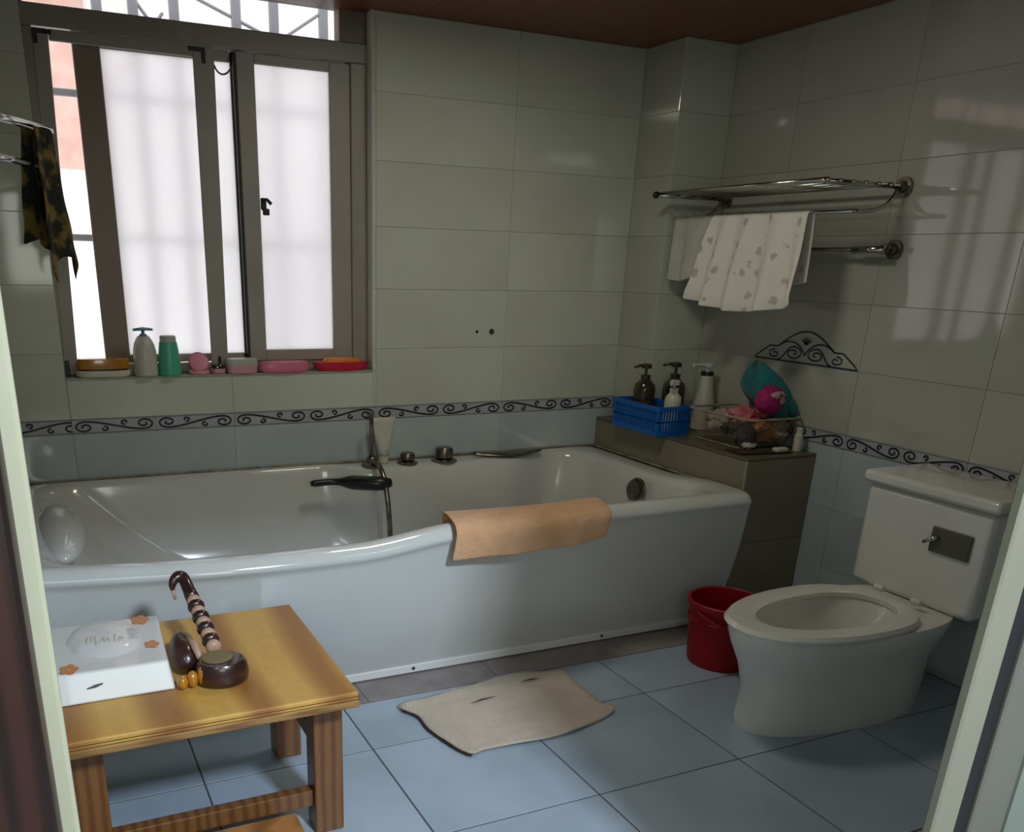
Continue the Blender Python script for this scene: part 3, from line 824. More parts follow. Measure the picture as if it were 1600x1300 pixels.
# cream tube standing on its cap
tb = thing('cosmetic_tube', 'off white squeeze tube standing on its cap beside the hand shower', 'tube', (1.262, -0.055, 0.494))
R = []
for t in range(11):
    k = t / 10; z = 0.522 + 0.150 * k; a = 0.021 + 0.031 * k ** 0.9; c = 0.021 * (1 - k) + 0.002
    R.append([(1.262 + a * math.cos(q), -0.055 + c * math.sin(q), z) for q in [2 * PI * i / 20 for i in range(20)]])
put('tube_body', MB().rings(R), CREAMW, tb, smooth=True)
put('cap', MB().lathe(1.262, -0.055, [(0.019, 0.494), (0.021, 0.497), (0.021, 0.521), (0.018, 0.523)], 20), CREAM, tb, smooth='auto')
put('brand_mark', MB().box(1.255, 1.282, -0.0765, -0.0755, 0.540, 0.546).box(1.257, 1.279, -0.0765, -0.0755, 0.532, 0.536), GREYP, tb)


# ------------------------------------------------------------------ cloths
def cloth(name, fn, nu, nv, m, parent=None, th=0.004, sub=1):
    return put(name, MB().grid(fn, nu, nv), m, parent, smooth=True, solid=th, sub=sub)


def peach(a, c):
    x = 1.075 + 0.055 * (1 - c) + (0.565 - 0.02 * c) * a
    s_ = c * 0.30 - 0.055        # arc length across the rim
    yi = -0.925 - 0.022 * math.sin(PI * a)
    zt = 0.503 + zrise(x) + 0.0
    if s_ < 0: y, z = yi + 0.012 * 0 - s_ * 0.25, zt + s_
    elif s_ < 0.150: y, z = yi - s_, zt + 0.006 * math.sin(s_ / 0.150 * PI)
    else: y, z = yi - 0.150 - 0.012 * (1 - math.exp(-(s_ - 0.15) * 40)), zt - (s_ - 0.150)
    z += 0.006 * mnoise.noise(Vector((x * 9, s_ * 9, 0))) * (1 if s_ > 0.15 else 0.2)
    if s_ > 0.15:
        y -= 0.010 + 0.006 * mnoise.noise(Vector((x * 14, 1.7, s_ * 6)))
        z -= 0.012 * (0.5 - a) * (s_ - 0.15) / 0.1
        z += 0.01 * (a > 0.9) * (a - 0.9) * 10 * (s_ - 0.15) / 0.1
    return (x, y, z)


o = cloth('hand_towel', peach, 36, 22, PEACH, th=0.007)
tag(o, 'peach terry towel draped over the front rim of the bathtub', 'towel')

# bath mat on the floor: outline in plan, wrinkled
outl = [(0.884, -1.156), (0.915, -1.235), (0.915, -1.325), (0.957, -1.476), (1.018, -1.472), (1.182, -1.486), (1.319, -1.471), (1.478, -1.418),
        (1.470, -1.363), (1.466, -1.230), (1.485, -1.129), (1.407, -1.108), (1.313, -1.085), (1.242, -1.092), (1.110, -1.118), (1.0, -1.135)]


def spl(P, n=6):
    out = []; m = len(P)
    for i in range(m):
        p0, p1, p2, p3 = P[i - 1], P[i], P[(i + 1) % m], P[(i + 2) % m]
        for k in range(n):
            t = k / n
            out.append(tuple(0.5 * (2 * p1[q] + (p2[q] - p0[q]) * t + (2 * p0[q] - 5 * p1[q] + 4 * p2[q] - p3[q]) * t * t + (3 * p1[q] - p0[q] - 3 * p2[q] + p3[q]) * t ** 3) for q in (0, 1)))
    return out


ol = spl(outl, 5); cx = sum(p[0] for p in ol) / len(ol); cy = sum(p[1] for p in ol) / len(ol)
R = []
for k in range(15):
    t = 1 - k / 14.2
    R.append([(cx + (x - cx) * t, cy + (y - cy) * t, 0.007 + 0.007 * abs(mnoise.noise(Vector((x * t * 6 + 3, y * t * 11, 1)))) + (0.004 * (0.5 + 0.5 * math.sin(i * 0.9)) if k == 0 else 0)) for i, (x, y) in enumerate(ol)])
mt = thing('bath_mat', 'worn oatmeal coloured cloth mat lying crooked on the floor before the bathtub', 'mat', (cx, cy, 0))
put('cloth', MB().rings(R, False, True), MATC, mt, smooth=True, solid=0.006)
put('stain', MB().ribbon([(1.09, -1.235), (1.13, -1.225), (1.18, -1.222)], [0.002, 0.008, 0.002], lambda a, c: (a, c, 0.0185)), DARKC, mt, label='dark mark')
put('stain', MB().ribbon([(1.30, -1.165), (1.34, -1.160), (1.37, -1.165)], [0.002, 0.010, 0.002], lambda a, c: (a, c, 0.0185)), DARKC, mt, label='dark mark')
put('hem', MB().tube([(p[0], p[1], 0.008) for p in ol[2:17]], 0.004, 6), DARKC, mt, label='dark frayed edge')

# ------------------------------------------------------------------ towel rack on the right wall
rk = thing('towel_rack', 'chrome wall rack with a slatted shelf and a towel rail below it', 'towel rack', (XR, -0.7, 1.45))
RX0, RY0, RY1, RZ = 2.285, -1.125, -0.290, 1.506


def flange(y, z, x=XR):
    return MB().tube([(x - 0.001, y, z), (x - 0.012, y, z)], 0.030, 18).tube([(x - 0.012, y, z), (x - 0.03, y, z)], [0.018, 0.014], 14)


for y in (RY0 + 0.02, RY1):
    put('wall_flange', flange(y, RZ), DCHR, rk, smooth='auto')
    put('side_rod', MB().tube([(XR - 0.01, y, RZ), (RX0, y, RZ)], 0.008, 10), CHROME, rk, smooth=True)
    ap = [(2.605, y, 1.500)] + bez((2.600, y, 1.490), (2.575, y, 1.440), (2.52, y, 1.428), (2.43, y, 1.428), 12)
    put('bracket_arm', MB().tube(ap, 0.0065, 8), CHROME, rk, smooth=True)
for i in range(6):
    x = RX0 + 0.004 + i * 0.055
    put('shelf_rod', MB().tube([(x, RY0 + 0.005, RZ + 0.004), (x, RY1 - 0.005, RZ + 0.004)], 0.0065 if i in (0, 5) else 0.0045, 8), CHROME, rk, smooth=True)
put('end_cap', MB().blob((RX0, RY1, RZ), (0.013, 0.013, 0.013), 10), BLK, rk, smooth=True)
put('end_cap', MB().blob((RX0, RY0 + 0.02, RZ), (0.011, 0.011, 0.011), 10), CHROME, rk, smooth=True)
put('towel_bar', MB().tube([(2.43, RY0 + 0.02, 1.428), (2.43, RY1 + 0.005, 1.428)], 0.0065, 10), CHROME, rk, smooth=True)
lb = thing('towel_bar', 'lower chrome towel bar on the right wall, half hidden by the hanging towels', 'towel bar', (XR, -0.7, 1.32))
for y in (-1.115, -0.33): put('wall_flange', flange(y, 1.320), DCHR, lb, smooth='auto')
put('post', MB().tube([(XR - 0.02, -1.115, 1.32), (2.575, -1.11, 1.32)], 0.013, 12), DCHR, lb, smooth=True)
put('post', MB().tube([(XR - 0.02, -0.33, 1.32), (2.575, -0.33, 1.32)], 0.013, 12), DCHR, lb, smooth=True)
put('sleeve', MB().tube([(2.575, -1.125, 1.32), (2.575, -1.00, 1.32)], 0.011, 12), CHROME, lb, smooth=True)
put('bar', MB().tube([(2.575, -1.0, 1.32), (2.575, -0.32, 1.32)], 0.0065, 10), DCHR, lb, smooth=True)


def hang(y0t, y1t, y0b, y1b, xb, zt, front, back, folds, amp, seed):
    """cloth folded over a bar that runs in y; returns grid fn"""
    def fn(a, c):
        s_ = c * (front + back) - back
        f = max(0.0, (abs(s_) - 0.01)) / front
        f = min(f, 1.0)
        ya = y0t + (y1t - y0t) * a; yb_ = y0b + (y1b - y0b) * a
        y = ya + (yb_ - ya) * (f ** 0.8)
        w = amp * (0.15 + f) * (math.sin(a * folds * 2 * PI + seed + 1.3 * math.sin(a * 5)) + 0.5 * mnoise.noise(Vector((a * 9, seed, f * 2))))
        if abs(s_) < 0.012: x = xb - s_ * 0.9; z = zt + 0.010 - abs(s_) * 0.6
        else: x = xb - math.copysign(0.012, s_) ; z = zt + 0.003 - (abs(s_) - 0.012)
        x -= (w + abs(amp) * 0.8 * f) if s_ > 0 else (w * 0.25 - 0.004)
        return (x, y, z)
    return fn


f = hang(-0.255, -0.488, -0.262, -0.475, 2.43, 1.428, 0.235, 0.20, 2.0, 0.014, 0.4)


def plain(a, c):
    x, y, z = f(a, c); z -= 0.0 + 0.012 * math.sin(a * 5) * (1.428 - z) / 0.24; return (x, y, z)


o = cloth('hanging_towel', plain, 30, 26, WHC, th=0.004)
tag(o, 'plain white towel on the rack bar, the shorter one nearer the corner', 'towel')
g = hang(-0.49, -0.952, -0.425, -0.975, 2.43, 1.428, 0.330, 0.25, 4.2, 0.024, 1.9)


def printed(a, c):
    x, y, z = g(a, c); k = max(0, (1.42 - z) / 0.33)
    z += 0.035 * (abs(a - 0.55) * 1.6) ** 2 * k - 0.01 * k * math.sin(a * 4)
    return (x - 0.016 - 0.006 * math.exp(-((c - 0.93) * 60) ** 2), y, z)


o = cloth('hanging_towel', printed, 56, 34, PRNC, th=0.004)
tag(o, 'off white towel with small brown printed motifs, gathered in folds on the rack bar', 'towel')

# swivel towel rail at the left edge, a patterned cloth on it
sr = thing('swivel_towel_rail', 'steel swivel towel rail with two arms beside the window at the left edge', 'towel rail', (-0.08, -0.86, 1.5))
put('wall_plate', MB().box(-0.085, -0.078, -0.91, -0.83, 1.40, 1.62, 0.002), CHROME, sr)
put('pivot', MB().tube([(-0.066, -0.87, 1.42), (-0.066, -0.87, 1.60)], 0.010, 12), CHROME, sr, smooth=True)
put('arm', MB().tube([(-0.066, -0.87, 1.550), (0.022, -0.68, 1.550), (0.141, -0.469, 1.550)], 0.0105, 12), CHROME, sr, smooth=True)
put('arm', MB().tube([(-0.066, -0.87, 1.460), (0.009, -0.72, 1.460), (0.095, -0.515, 1.460)], 0.0085, 12), CHROME, sr, smooth=True)


def camo(a, c):
    # strip folded over the outer end of the upper arm
    s_ = c * 0.66 - 0.30
    f = abs(s_) / 0.36
    side = 1 if s_ > 0 else -1
    t = 0.84 + (a - 0.5) * (0.24 + 0.17 * f)
    bx = -0.066 + 0.207 * t; by = -0.87 + 0.401 * t
    z = 1.563 - abs(s_)
    d = side * (0.013 + 0.012 * f) + 0.017 * math.sin(a * 9 + side) * (0.3 + f) * 0.8 + 0.006 * mnoise.noise(Vector((a * 6, f * 5, side)))
    z += -0.035 * f * math.cos(a * 7 - 1.2) if side > 0 else 0.02 * f * math.sin(a * 5)
    return (bx + 0.889 * d, by - 0.459 * d, z)


o = cloth('patterned_cloth', camo, 18, 34, CAMC, th=0.004)
tag(o, 'olive and black patterned cloth hanging on the towel rail left of the window', 'cloth')

# ------------------------------------------------------------------ things on the window sill
SZ = WZ0 + 0.001
SY = 0.022


def oval(mb, x0, x1, y, dy, prof, n=28, p=2.6):
    """super-ellipse lathe; prof = (scale, z)"""
    R = []
    cx = (x0 + x1) / 2; a = (x1 - x0) / 2
    for k, z in prof:
        R.append([(cx + a * k * math.copysign(abs(math.cos(q)) ** (2 / p), math.cos(q)), y + dy * k * math.copysign(abs(math.sin(q)) ** (2 / p), math.sin(q)), z) for q in [2 * PI * i / n for i in range(n)]])
    return mb.rings(R)


t = thing('soap_box', 'amber soap box sitting on a pale tray at the left end of the window sill', 'soap box', (0.246, SY, SZ))
put('tray', oval(MB(), 0.154, 0.337, SY, 0.036, [(0.93, SZ), (1, SZ + 0.006), (1, SZ + 0.018), (0.97, SZ + 0.021)]), CREAM, t, smooth='auto', label='pale cream tray')
put('rim', oval(MB(), 0.16, 0.331, SY, 0.033, [(0.97, SZ + 0.021), (0.97, SZ + 0.027)]), BROWNB, t, smooth='auto', label='dark brown band painted for the shadow gap')  # dark band standing in for the shadow gap between tray and lid
put('lid', oval(MB(), 0.160, 0.335, SY, 0.034, [(0.98, SZ + 0.027), (1, SZ + 0.032), (0.98, SZ + 0.052), (0.93, SZ + 0.060), (0.6, SZ + 0.062)]), AMBER, t, smooth='auto')

t = thing('pump_bottle', 'white lotion bottle with a grey blue pump on the window sill', 'bottle', (0.388, SY, SZ))
z = SZ
SY = 0.012
put('bottle_body', MB().lathe(0.388, SY, [(0.037, z), (0.041, z + 0.004), (0.0405, z + 0.05), (0.039, z + 0.085), (0.034, z + 0.108), (0.026, z + 0.124), (0.021, z + 0.130), (0.021, z + 0.134)], 28), CREAMW, t, smooth='auto')
pm = put('pump', MB().lathe(0.388, SY, [(0.013, z + 0.134), (0.013, z + 0.140), (0.006, z + 0.142), (0.006, z + 0.152), (0.014, z + 0.153), (0.016, z + 0.158), (0.010, z + 0.160)], 16), TEALP, t, smooth='auto')
put('nozzle', MB().tube([(0.355, SY - 0.004, z + 0.155), (0.388, SY, z + 0.158), (0.422, SY + 0.004, z + 0.155)], [0.004, 0.006, 0.004], 8), TEALP, pm, smooth=True)

t = thing('mint_bottle', 'mint green tapered bottle with a grey cap on the window sill', 'bottle', (0.468, SY, SZ))
put('bottle_body', MB().lathe(0.470, SY, [(0.038, z), (0.040, z + 0.004), (0.039, z + 0.04), (0.034, z + 0.09), (0.031, z + 0.112), (0.029, z + 0.114)], 28), GREEN, t, smooth='auto')
put('cap', MB().lathe(0.470, SY, [(0.028, z + 0.114), (0.0285, z + 0.130), (0.025, z + 0.135)], 24), GREYP, t, smooth='auto')

SY = 0.020
t = thing('round_compact', 'round pink hand mirror case lying tilted on the window sill', 'case', (0.575, SY, SZ))
R = MB(); c = Vector((0.572, SY + 0.006, SZ + 0.037)); nrm = Vector((0.05, -0.9, 0.42)).normalized()
R.tube([c, c + nrm * 0.004, c + nrm * 0.014, c + nrm * 0.018], [0.030, 0.036, 0.036, 0.030], 26)
o = put('case', R, PINK, t, smooth='auto')
put('stand', oval(MB(), 0.535, 0.612, SY + 0.004, 0.030, [(0.95, SZ), (1, SZ + 0.004), (0.9, SZ + 0.012)]), PINKL, t, smooth='auto')
t = thing('small_tin', 'little pink tin with a dark brown lid beside the round pink case', 'tin', (0.645, SY, SZ))
put('tin_body', oval(MB(), 0.616, 0.668, SY + 0.004, 0.028, [(0.9, SZ), (1, SZ + 0.004), (1, SZ + 0.016), (0.95, SZ + 0.018)]), PINKL, t, smooth='auto')
put('lid', oval(MB(), 0.618, 0.666, SY + 0.004, 0.027, [(1, SZ + 0.018), (1, SZ + 0.028), (0.9, SZ + 0.032)]), BROWNB, t, smooth='auto')

t = thing('cream_jar', 'pink jar with a pale grey lid in the middle of the window sill', 'jar', (0.73, SY, SZ))
put('jar_body', oval(MB(), 0.672, 0.784, SY, 0.034, [(0.93, SZ), (1, SZ + 0.005), (1, SZ + 0.030)], p=3.5), PINKL, t, smooth='auto')
put('lid', oval(MB(), 0.671, 0.785, SY, 0.035, [(1, SZ + 0.030), (1, SZ + 0.046), (0.95, SZ + 0.051), (0.5, SZ + 0.052)], p=3.5), GREYP, t, smooth='auto')

t = thing('soap_dish', 'long pink covered soap dish on the window sill', 'soap dish', (0.89, SY, SZ))
put('dish', oval(MB(), 0.792, 0.985, SY, 0.036, [(0.93, SZ), (1, SZ + 0.006), (1, SZ + 0.018), (0.98, SZ + 0.019)]), PINK, t, smooth='auto')
put('cover', oval(MB(), 0.794, 0.983, SY, 0.035, [(1, SZ + 0.019), (0.99, SZ + 0.030), (0.92, SZ + 0.037), (0.5, SZ + 0.039)]), PINK, t, smooth='auto')

t = thing('soap_dish', 'crimson soap dish holding an orange soap at the right end of the sill', 'soap dish', (1.12, SY, SZ))
put('dish', oval(MB(), 1.000, 1.228, SY, 0.036, [(0.80, SZ), (0.86, SZ + 0.004), (0.97, SZ + 0.022), (1.0, SZ + 0.032), (0.94, SZ + 0.032)], p=2.2), RED, t, smooth='auto')
put('soap', oval(MB(), 1.040, 1.195, SY, 0.027, [(1, SZ + 0.026), (1, SZ + 0.036), (0.85, SZ + 0.046), (0.4, SZ + 0.049)], p=2.2), ORNG, t, smooth='auto', label='orange soap')


# ------------------------------------------------------------------ baskets and bottles on the ledge
LZ = PZ + 0.001
bk = thing('plastic_basket', 'bright blue slotted plastic basket on the corner of the ledge', 'basket', (2.33, -0.35, LZ))
bx0, bx1, by0, by1 = 2.252, 2.402, -0.502, -0.200
H_ = 0.115
put('base', MB().box(bx0 + 0.008, bx1 - 0.008, by0 + 0.008, by1 - 0.008, LZ, LZ + 0.005), BLUE, bk)
fl = 0.008
put('rim', MB().box(bx0 - fl, bx1 + fl, by0 - fl, by0 + 0.003, LZ + H_ - 0.018, LZ + H_).box(bx0 - fl, bx1 + fl, by1 - 0.003, by1 + fl, LZ + H_ - 0.018, LZ + H_)
    .box(bx0 - fl, bx0 + 0.003, by0, by1, LZ + H_ - 0.018, LZ + H_).box(bx1 - 0.003, bx1 + fl, by0, by1, LZ + H_ - 0.018, LZ + H_), BLUE, bk, bevel=0.0015)
for nm, fx in (('front_side', 0), ('back_side', 1)):
    m_ = MB(); yy = by0 if fx == 0 else by1
    m_.box(bx0, bx1, yy - 0.002, yy + 0.002, LZ, LZ + 0.018)
    n = 11
    for i in range(n + 1):
        x = bx0 + (bx1 - bx0) * i / n; w = 0.0035 if 0 < i < n else 0.008
        m_.box(max(bx0, x - w), min(bx1, x + w), yy - 0.002, yy + 0.002, LZ + 0.018, LZ + H_)
    m_.box(bx0, bx1, yy - 0.002, yy + 0.002, LZ + 0.052, LZ + 0.058)
    put(nm, m_, BLUE, bk)
for nm, xx in (('left_side', bx0), ('right_side', bx1)):
    m_ = MB(); m_.box(xx - 0.002, xx + 0.002, by0, by1, LZ, LZ + 0.018)
    n = 20
    for i in range(n + 1):
        y = by0 + (by1 - by0) * i / n; w = 0.0042 if 0 < i < n else 0.012
        m_.box(xx - 0.002, xx + 0.002, max(by0, y - w), min(by1, y + w), LZ + 0.018, LZ + H_)
    m_.box(xx - 0.002, xx + 0.002, by0, by1, LZ + 0.052, LZ + 0.058)
    put(nm, m_, BLUE, bk)


def pump_bottle(x, y, z0, r, h, mb_, mp, label, ang, lab=None, neck=0.4, sx=1.0):
    t = thing('pump_bottle', label, 'bottle', (x, y, z0))
    bh = h * 0.76
    put('bottle_body', MB().lathe(x, y, [(r * 0.93, z0), (r, z0 + 0.005), (r, z0 + bh * 0.76), (r * 0.92, z0 + bh * 0.88), (r * neck * 1.25, z0 + bh * 0.97), (r * neck, z0 + bh), (r * neck, z0 + bh + 0.006)], 24, sx=sx), mb_, t, smooth='auto')
    p = put('pump', MB().lathe(x, y, [(r * neck * 1.15, z0 + bh), (r * neck * 1.15, z0 + bh + 0.016), (0.006, z0 + bh + 0.018), (0.006, z0 + h - 0.022), (0.020, z0 + h - 0.020), (0.022, z0 + h - 0.006), (0.013, z0 + h)], 16), mp, t, smooth='auto')
    dx, dy = math.cos(ang), math.sin(ang)
    put('nozzle', MB().tube([(x, y, z0 + h - 0.010), (x + dx * 0.03, y + dy * 0.03, z0 + h - 0.009), (x + dx * 0.055, y + dy * 0.055, z0 + h - 0.016)], [0.008, 0.006, 0.0045], 8), mp, p, smooth=True)
    if lab: put('paper_label', MB().lathe(x, y, [(r * 1.008, z0 + bh * 0.30), (r * 1.008, z0 + bh * 0.55)], 24, sx=sx, caps=False), lab, t, smooth=True)
    return t


DKB = mat('brown_label', (0.055, 0.03, 0.022), 0.4)
pump_bottle(2.322, -0.300, LZ + 0.006, 0.044, 0.255, BROWNB, BROWNB, 'dark brown pump bottle at the back of the blue basket, spout pointing left', PI * 0.95, DKB)
pump_bottle(2.425 - 0.045, -0.262, LZ + 0.006, 0.014, 0.01, BROWNB, BROWNB, 'x', 0) if False else None
pump_bottle(2.362, -0.440, LZ + 0.006, 0.034, 0.205, CREAM, CREAMW, 'cream pump bottle standing in front in the blue basket', PI * 1.2, None, 0.45)
pump_bottle(2.462, -0.315, LZ, 0.046, 0.265, BROWNB, BROWNB, 'dark brown pump bottle behind the blue basket beside the white bottle', PI * 0.85, DKB)

t = thing('shampoo_bottle', 'pale bottle with a black neck and flat white pump head behind the baskets', 'bottle', (2.555, -0.40, LZ))
put('bottle_body', MB().lathe(2.555, -0.40, [(0.040, LZ), (0.044, LZ + 0.005), (0.043, LZ + 0.11), (0.030, LZ + 0.165), (0.026, LZ + 0.215), (0.024, LZ + 0.218)], 24), CREAMW, t, smooth='auto')
put('neck', MB().lathe(2.555, -0.40, [(0.026, LZ + 0.218), (0.026, LZ + 0.234)], 20), BLK, t, smooth='auto')
put('pump_head', MB().lathe(2.555, -0.40, [(0.010, LZ + 0.234), (0.010, LZ + 0.252), (0.026, LZ + 0.254), (0.028, LZ + 0.262), (0.020, LZ + 0.266)], 20).tube([(2.555, -0.40, LZ + 0.260), (2.47, -0.41, LZ + 0.262)], [0.009, 0.006], 8), WHP, t, smooth='auto')

tr = thing('clear_basket', 'clear plastic basket full of sponges and cloths at the front of the ledge', 'basket', (2.49, -0.69, LZ))


def rrect(x0, x1, y0, y1, r, z, n=6):
    P = []
    for cx_, cy_, a0 in ((x1 - r, y1 - r, 0), (x0 + r, y1 - r, PI / 2), (x0 + r, y0 + r, PI), (x1 - r, y0 + r, 1.5 * PI)):
        for i in range(n + 1):
            a = a0 + PI / 2 * i / n; P.append((cx_ + r * math.cos(a), cy_ + r * math.sin(a), z))
    return P


put('tray', MB().rings([rrect(2.40, 2.60, -0.84, -0.55, 0.03, LZ), rrect(2.385, 2.612, -0.855, -0.54, 0.03, LZ + 0.05), rrect(2.372, 2.625, -0.870, -0.522, 0.03, LZ + 0.115)], True, False), WIRE, tr, smooth='auto')
rim = rrect(2.370, 2.627, -0.872, -0.520, 0.032, LZ + 0.117); rim.append(rim[0])
put('rim', MB().tube(rim, 0.004, 6, caps=False), BEIC, tr, smooth=True, label='pale rolled rim')
put('foot_rail', MB().tube(rrect(2.40, 2.60, -0.85, -0.55, 0.03, LZ + 0.003), 0.003, 6), BEIC, tr, smooth=True)


def crumple(name, c, r, m, label, cat, amp=0.5, freq=2.2, seed=0.0, sub=0):
    o = put(name, MB().blob(c, r, 26, amp, freq, seed), m, None, smooth=True, sub=sub)
    return tag(o, label, cat)


crumple('bath_cloth', (2.425, -0.80, LZ + 0.045), (0.036, 0.045, 0.038), PURC, 'dark purple cloth in the clear basket, at its front left corner', 'cloth', 0.5, 2.4, 1.1)
crumple('bath_cloth', (2.505, -0.80, LZ + 0.058), (0.055, 0.050, 0.045), ORC, 'ochre brown cloth crumpled in the middle of the clear basket', 'cloth', 0.6, 2.6, 2.7)
crumple('bath_cloth', (2.50, -0.79, LZ + 0.018), (0.080, 0.055, 0.018), DARKC, 'nearly black cloth at the bottom of the clear basket', 'cloth', 0.3, 2.6, 4.1)
crumple('bath_cloth', (2.435, -0.66, LZ + 0.075), (0.050, 0.055, 0.045), BEIC, 'beige cloth at the left back of the clear basket', 'cloth', 0.6, 2.6, 6.2)
crumple('bath_cloth', (2.465, -0.745, LZ + 0.112), (0.060, 0.070, 0.034), PINKC, 'pink and red cloth heaped on top of the clear basket', 'cloth', 0.7, 2.8, 7.7)
crumple('bath_cloth', (2.46, -0.835, LZ + 0.085), (0.030, 0.022, 0.018), ORC, 'small yellow brown rag at the front rim of the clear basket', 'cloth', 0.7, 3.0, 11.0)
crumple('bath_cloth', (2.415, -0.835, LZ + 0.020), (0.026, 0.018, 0.012), WHC, 'pale looped cloth at the bottom front left of the clear basket', 'cloth', 0.7, 3.0, 12.0)
crumple('bath_cloth', (2.545, -0.835, LZ + 0.085), (0.036, 0.020, 0.016), BEIC, 'light tan rag at the front right of the clear basket', 'cloth', 0.7, 3.0, 13.0)
crumple('bath_cloth', (2.405, -0.74, LZ + 0.070), (0.028, 0.040, 0.022), DARKC, 'dark brown rag at the left side of the clear basket', 'cloth', 0.7, 3.0, 14.0)
crumple('wash_mitt', (2.570, -0.800, LZ + 0.060), (0.035, 0.045, 0.050), BEIC, 'tan mitt against the wall in the clear basket', 'cloth', 0.5, 2.2, 8.8)
crumple('strap', (2.545, -0.845, LZ + 0.055), (0.045, 0.008, 0.010), WHC, 'pale strap curling across the front of the clear basket', 'strap', 0.5, 2.2, 9.9)
ms = thing('bath_sponge', 'round magenta bath sponge with pale pink patches on top of the clear basket', 'sponge', (2.475, -0.83, 0.775))
put('sponge_body', MB().blob((2.478, -0.835, 0.805), (0.054, 0.044, 0.050), 30, 0.20, 5.0, 3.0), MAG, ms, smooth=True)
put('pale_patch', MB().blob((2.480, -0.874, 0.826), (0.030, 0.010, 0.014), 16, 0.3, 3.0, 1.0), PINKL, ms, smooth=True)
put('pale_patch', MB().blob((2.500, -0.873, 0.806), (0.016, 0.009, 0.013), 14, 0.3, 3.0, 2.0), PINKL, ms, smooth=True)
put('dark_dot', MB().blob((2.484, -0.885, 0.826), (0.006, 0.004, 0.006), 10), PURC, ms, smooth=True)

# teal cloth bag slumped against the wall
R = MB()


def teal(a, c):
    th = a * 2 * PI; k = max(0.0, math.sin(PI * min(0.9995, 0.10 + 0.90 * c))) ** 0.5
    w = 1 + 0.16 * math.sin(th * 5 + c * 4) + 0.25 * mnoise.noise(Vector((math.cos(th) * 2, math.sin(th) * 2, c * 3)))
    x = 2.572 + 0.060 * k * w * math.cos(th) - 0.055 * (c - 0.45)
    y = -0.735 + 0.115 * k * w * math.sin(th) * (1 - 0.45 * c) + 0.075 * (c - 0.3)
    z = 0.725 + 0.190 * c + 0.015 * math.sin(th * 3)
    return (min(x, XR - 0.006), y, z)


o = put('cloth_bag', MB().grid(teal, 40, 18), TEALC, None, smooth=True, solid=0.004)
tag(o, 'teal cloth bundle slumped against the wall behind the magenta sponge', 'cloth')
t = thing('small_jar', 'slim cream bottle standing at the front right end of the ledge', 'bottle', (2.588, -0.912, LZ))
put('bottle_body', MB().lathe(2.588, -0.900, [(0.014, LZ), (0.016, LZ + 0.004), (0.016, LZ + 0.060), (0.012, LZ + 0.066)], 16), CREAM, t, smooth='auto')
put('cap', MB().lathe(2.588, -0.900, [(0.012, LZ + 0.066), (0.012, LZ + 0.085), (0.009, LZ + 0.088)], 16), CREAMW, t, smooth='auto')
t = thing('soap_bar', 'small cream soap bar on a dark cloth at the front edge of the ledge', 'soap', (2.50, -0.90, LZ))
put('bar', MB().box(2.475, 2.530, -0.920, -0.888, LZ + 0.004, LZ + 0.020), CREAM, t, bevel=0.006)
o = cloth('dark_cloth', lambda a, c: (2.33 + 0.22 * a, -0.925 + 0.10 * c + 0.03 * (1 - a), LZ + 0.003 + 0.003 * abs(mnoise.noise(Vector((a * 8, c * 5, 0))))), 20, 10, DARKC, th=0.003)
tag(o, 'dark brown cloth lying flat along the front edge of the ledge', 'cloth')

# ------------------------------------------------------------------ red bucket
t = thing('bucket', 'dark red plastic bucket on the floor between bathtub and toilet', 'bucket', (2.035, -1.235, 0))
bx, by = 2.035, -1.235
put('bucket_body', MB().lathe(bx, by, [(0.098, 0.004), (0.102, 0.0), (0.106, 0.01), (0.121, 0.205), (0.128, 0.208), (0.128, 0.222), (0.122, 0.226), (0.117, 0.222), (0.100, 0.02), (0.02, 0.015)], 36), REDB, t, smooth='auto')
put('band', MB().lathe(bx, by, [(0.1185, 0.150), (0.1215, 0.153), (0.1225, 0.163), (0.1195, 0.166)], 36, caps=False), REDB, t, smooth='auto')
put('handle', MB().tube([(bx + 0.128 * math.cos(a) * 1.0, by - 0.020 * math.sin(a) - 0.128 * 0, 0.212 + 0.0 * a) for a in (0, 0.01)] + [(bx + 0.131 * math.cos(a), by - 0.131 * math.sin(a), 0.205 - 0.05 * math.sin(a)) for a in [PI * i / 16 for i in range(17)]], 0.004, 8), REDB, t, smooth=True)

# ------------------------------------------------------------------ toilet
tl = thing('toilet', 'white ceramic toilet with its cistern against the right wall', 'toilet', (2.2, -1.64, 0))
ty = -1.635


def egg(xa, xb, w, z, n=36, p=2.0):
    """outline, xa = front tip (left), xb = back"""
    P = []
    cx_ = xa + (xb - xa) * 0.58
    for i in range(n):
        q = 2 * PI * i / n; c_, s_ = math.cos(q), math.sin(q)
        rx = (xb - cx_) if c_ > 0 else (cx_ - xa)
        P.append((cx_ + rx * math.copysign(abs(c_) ** (0.75 if c_ > 0 else 1.0), c_), ty + w * math.copysign(abs(s_) ** 0.92, s_), z))
    return P


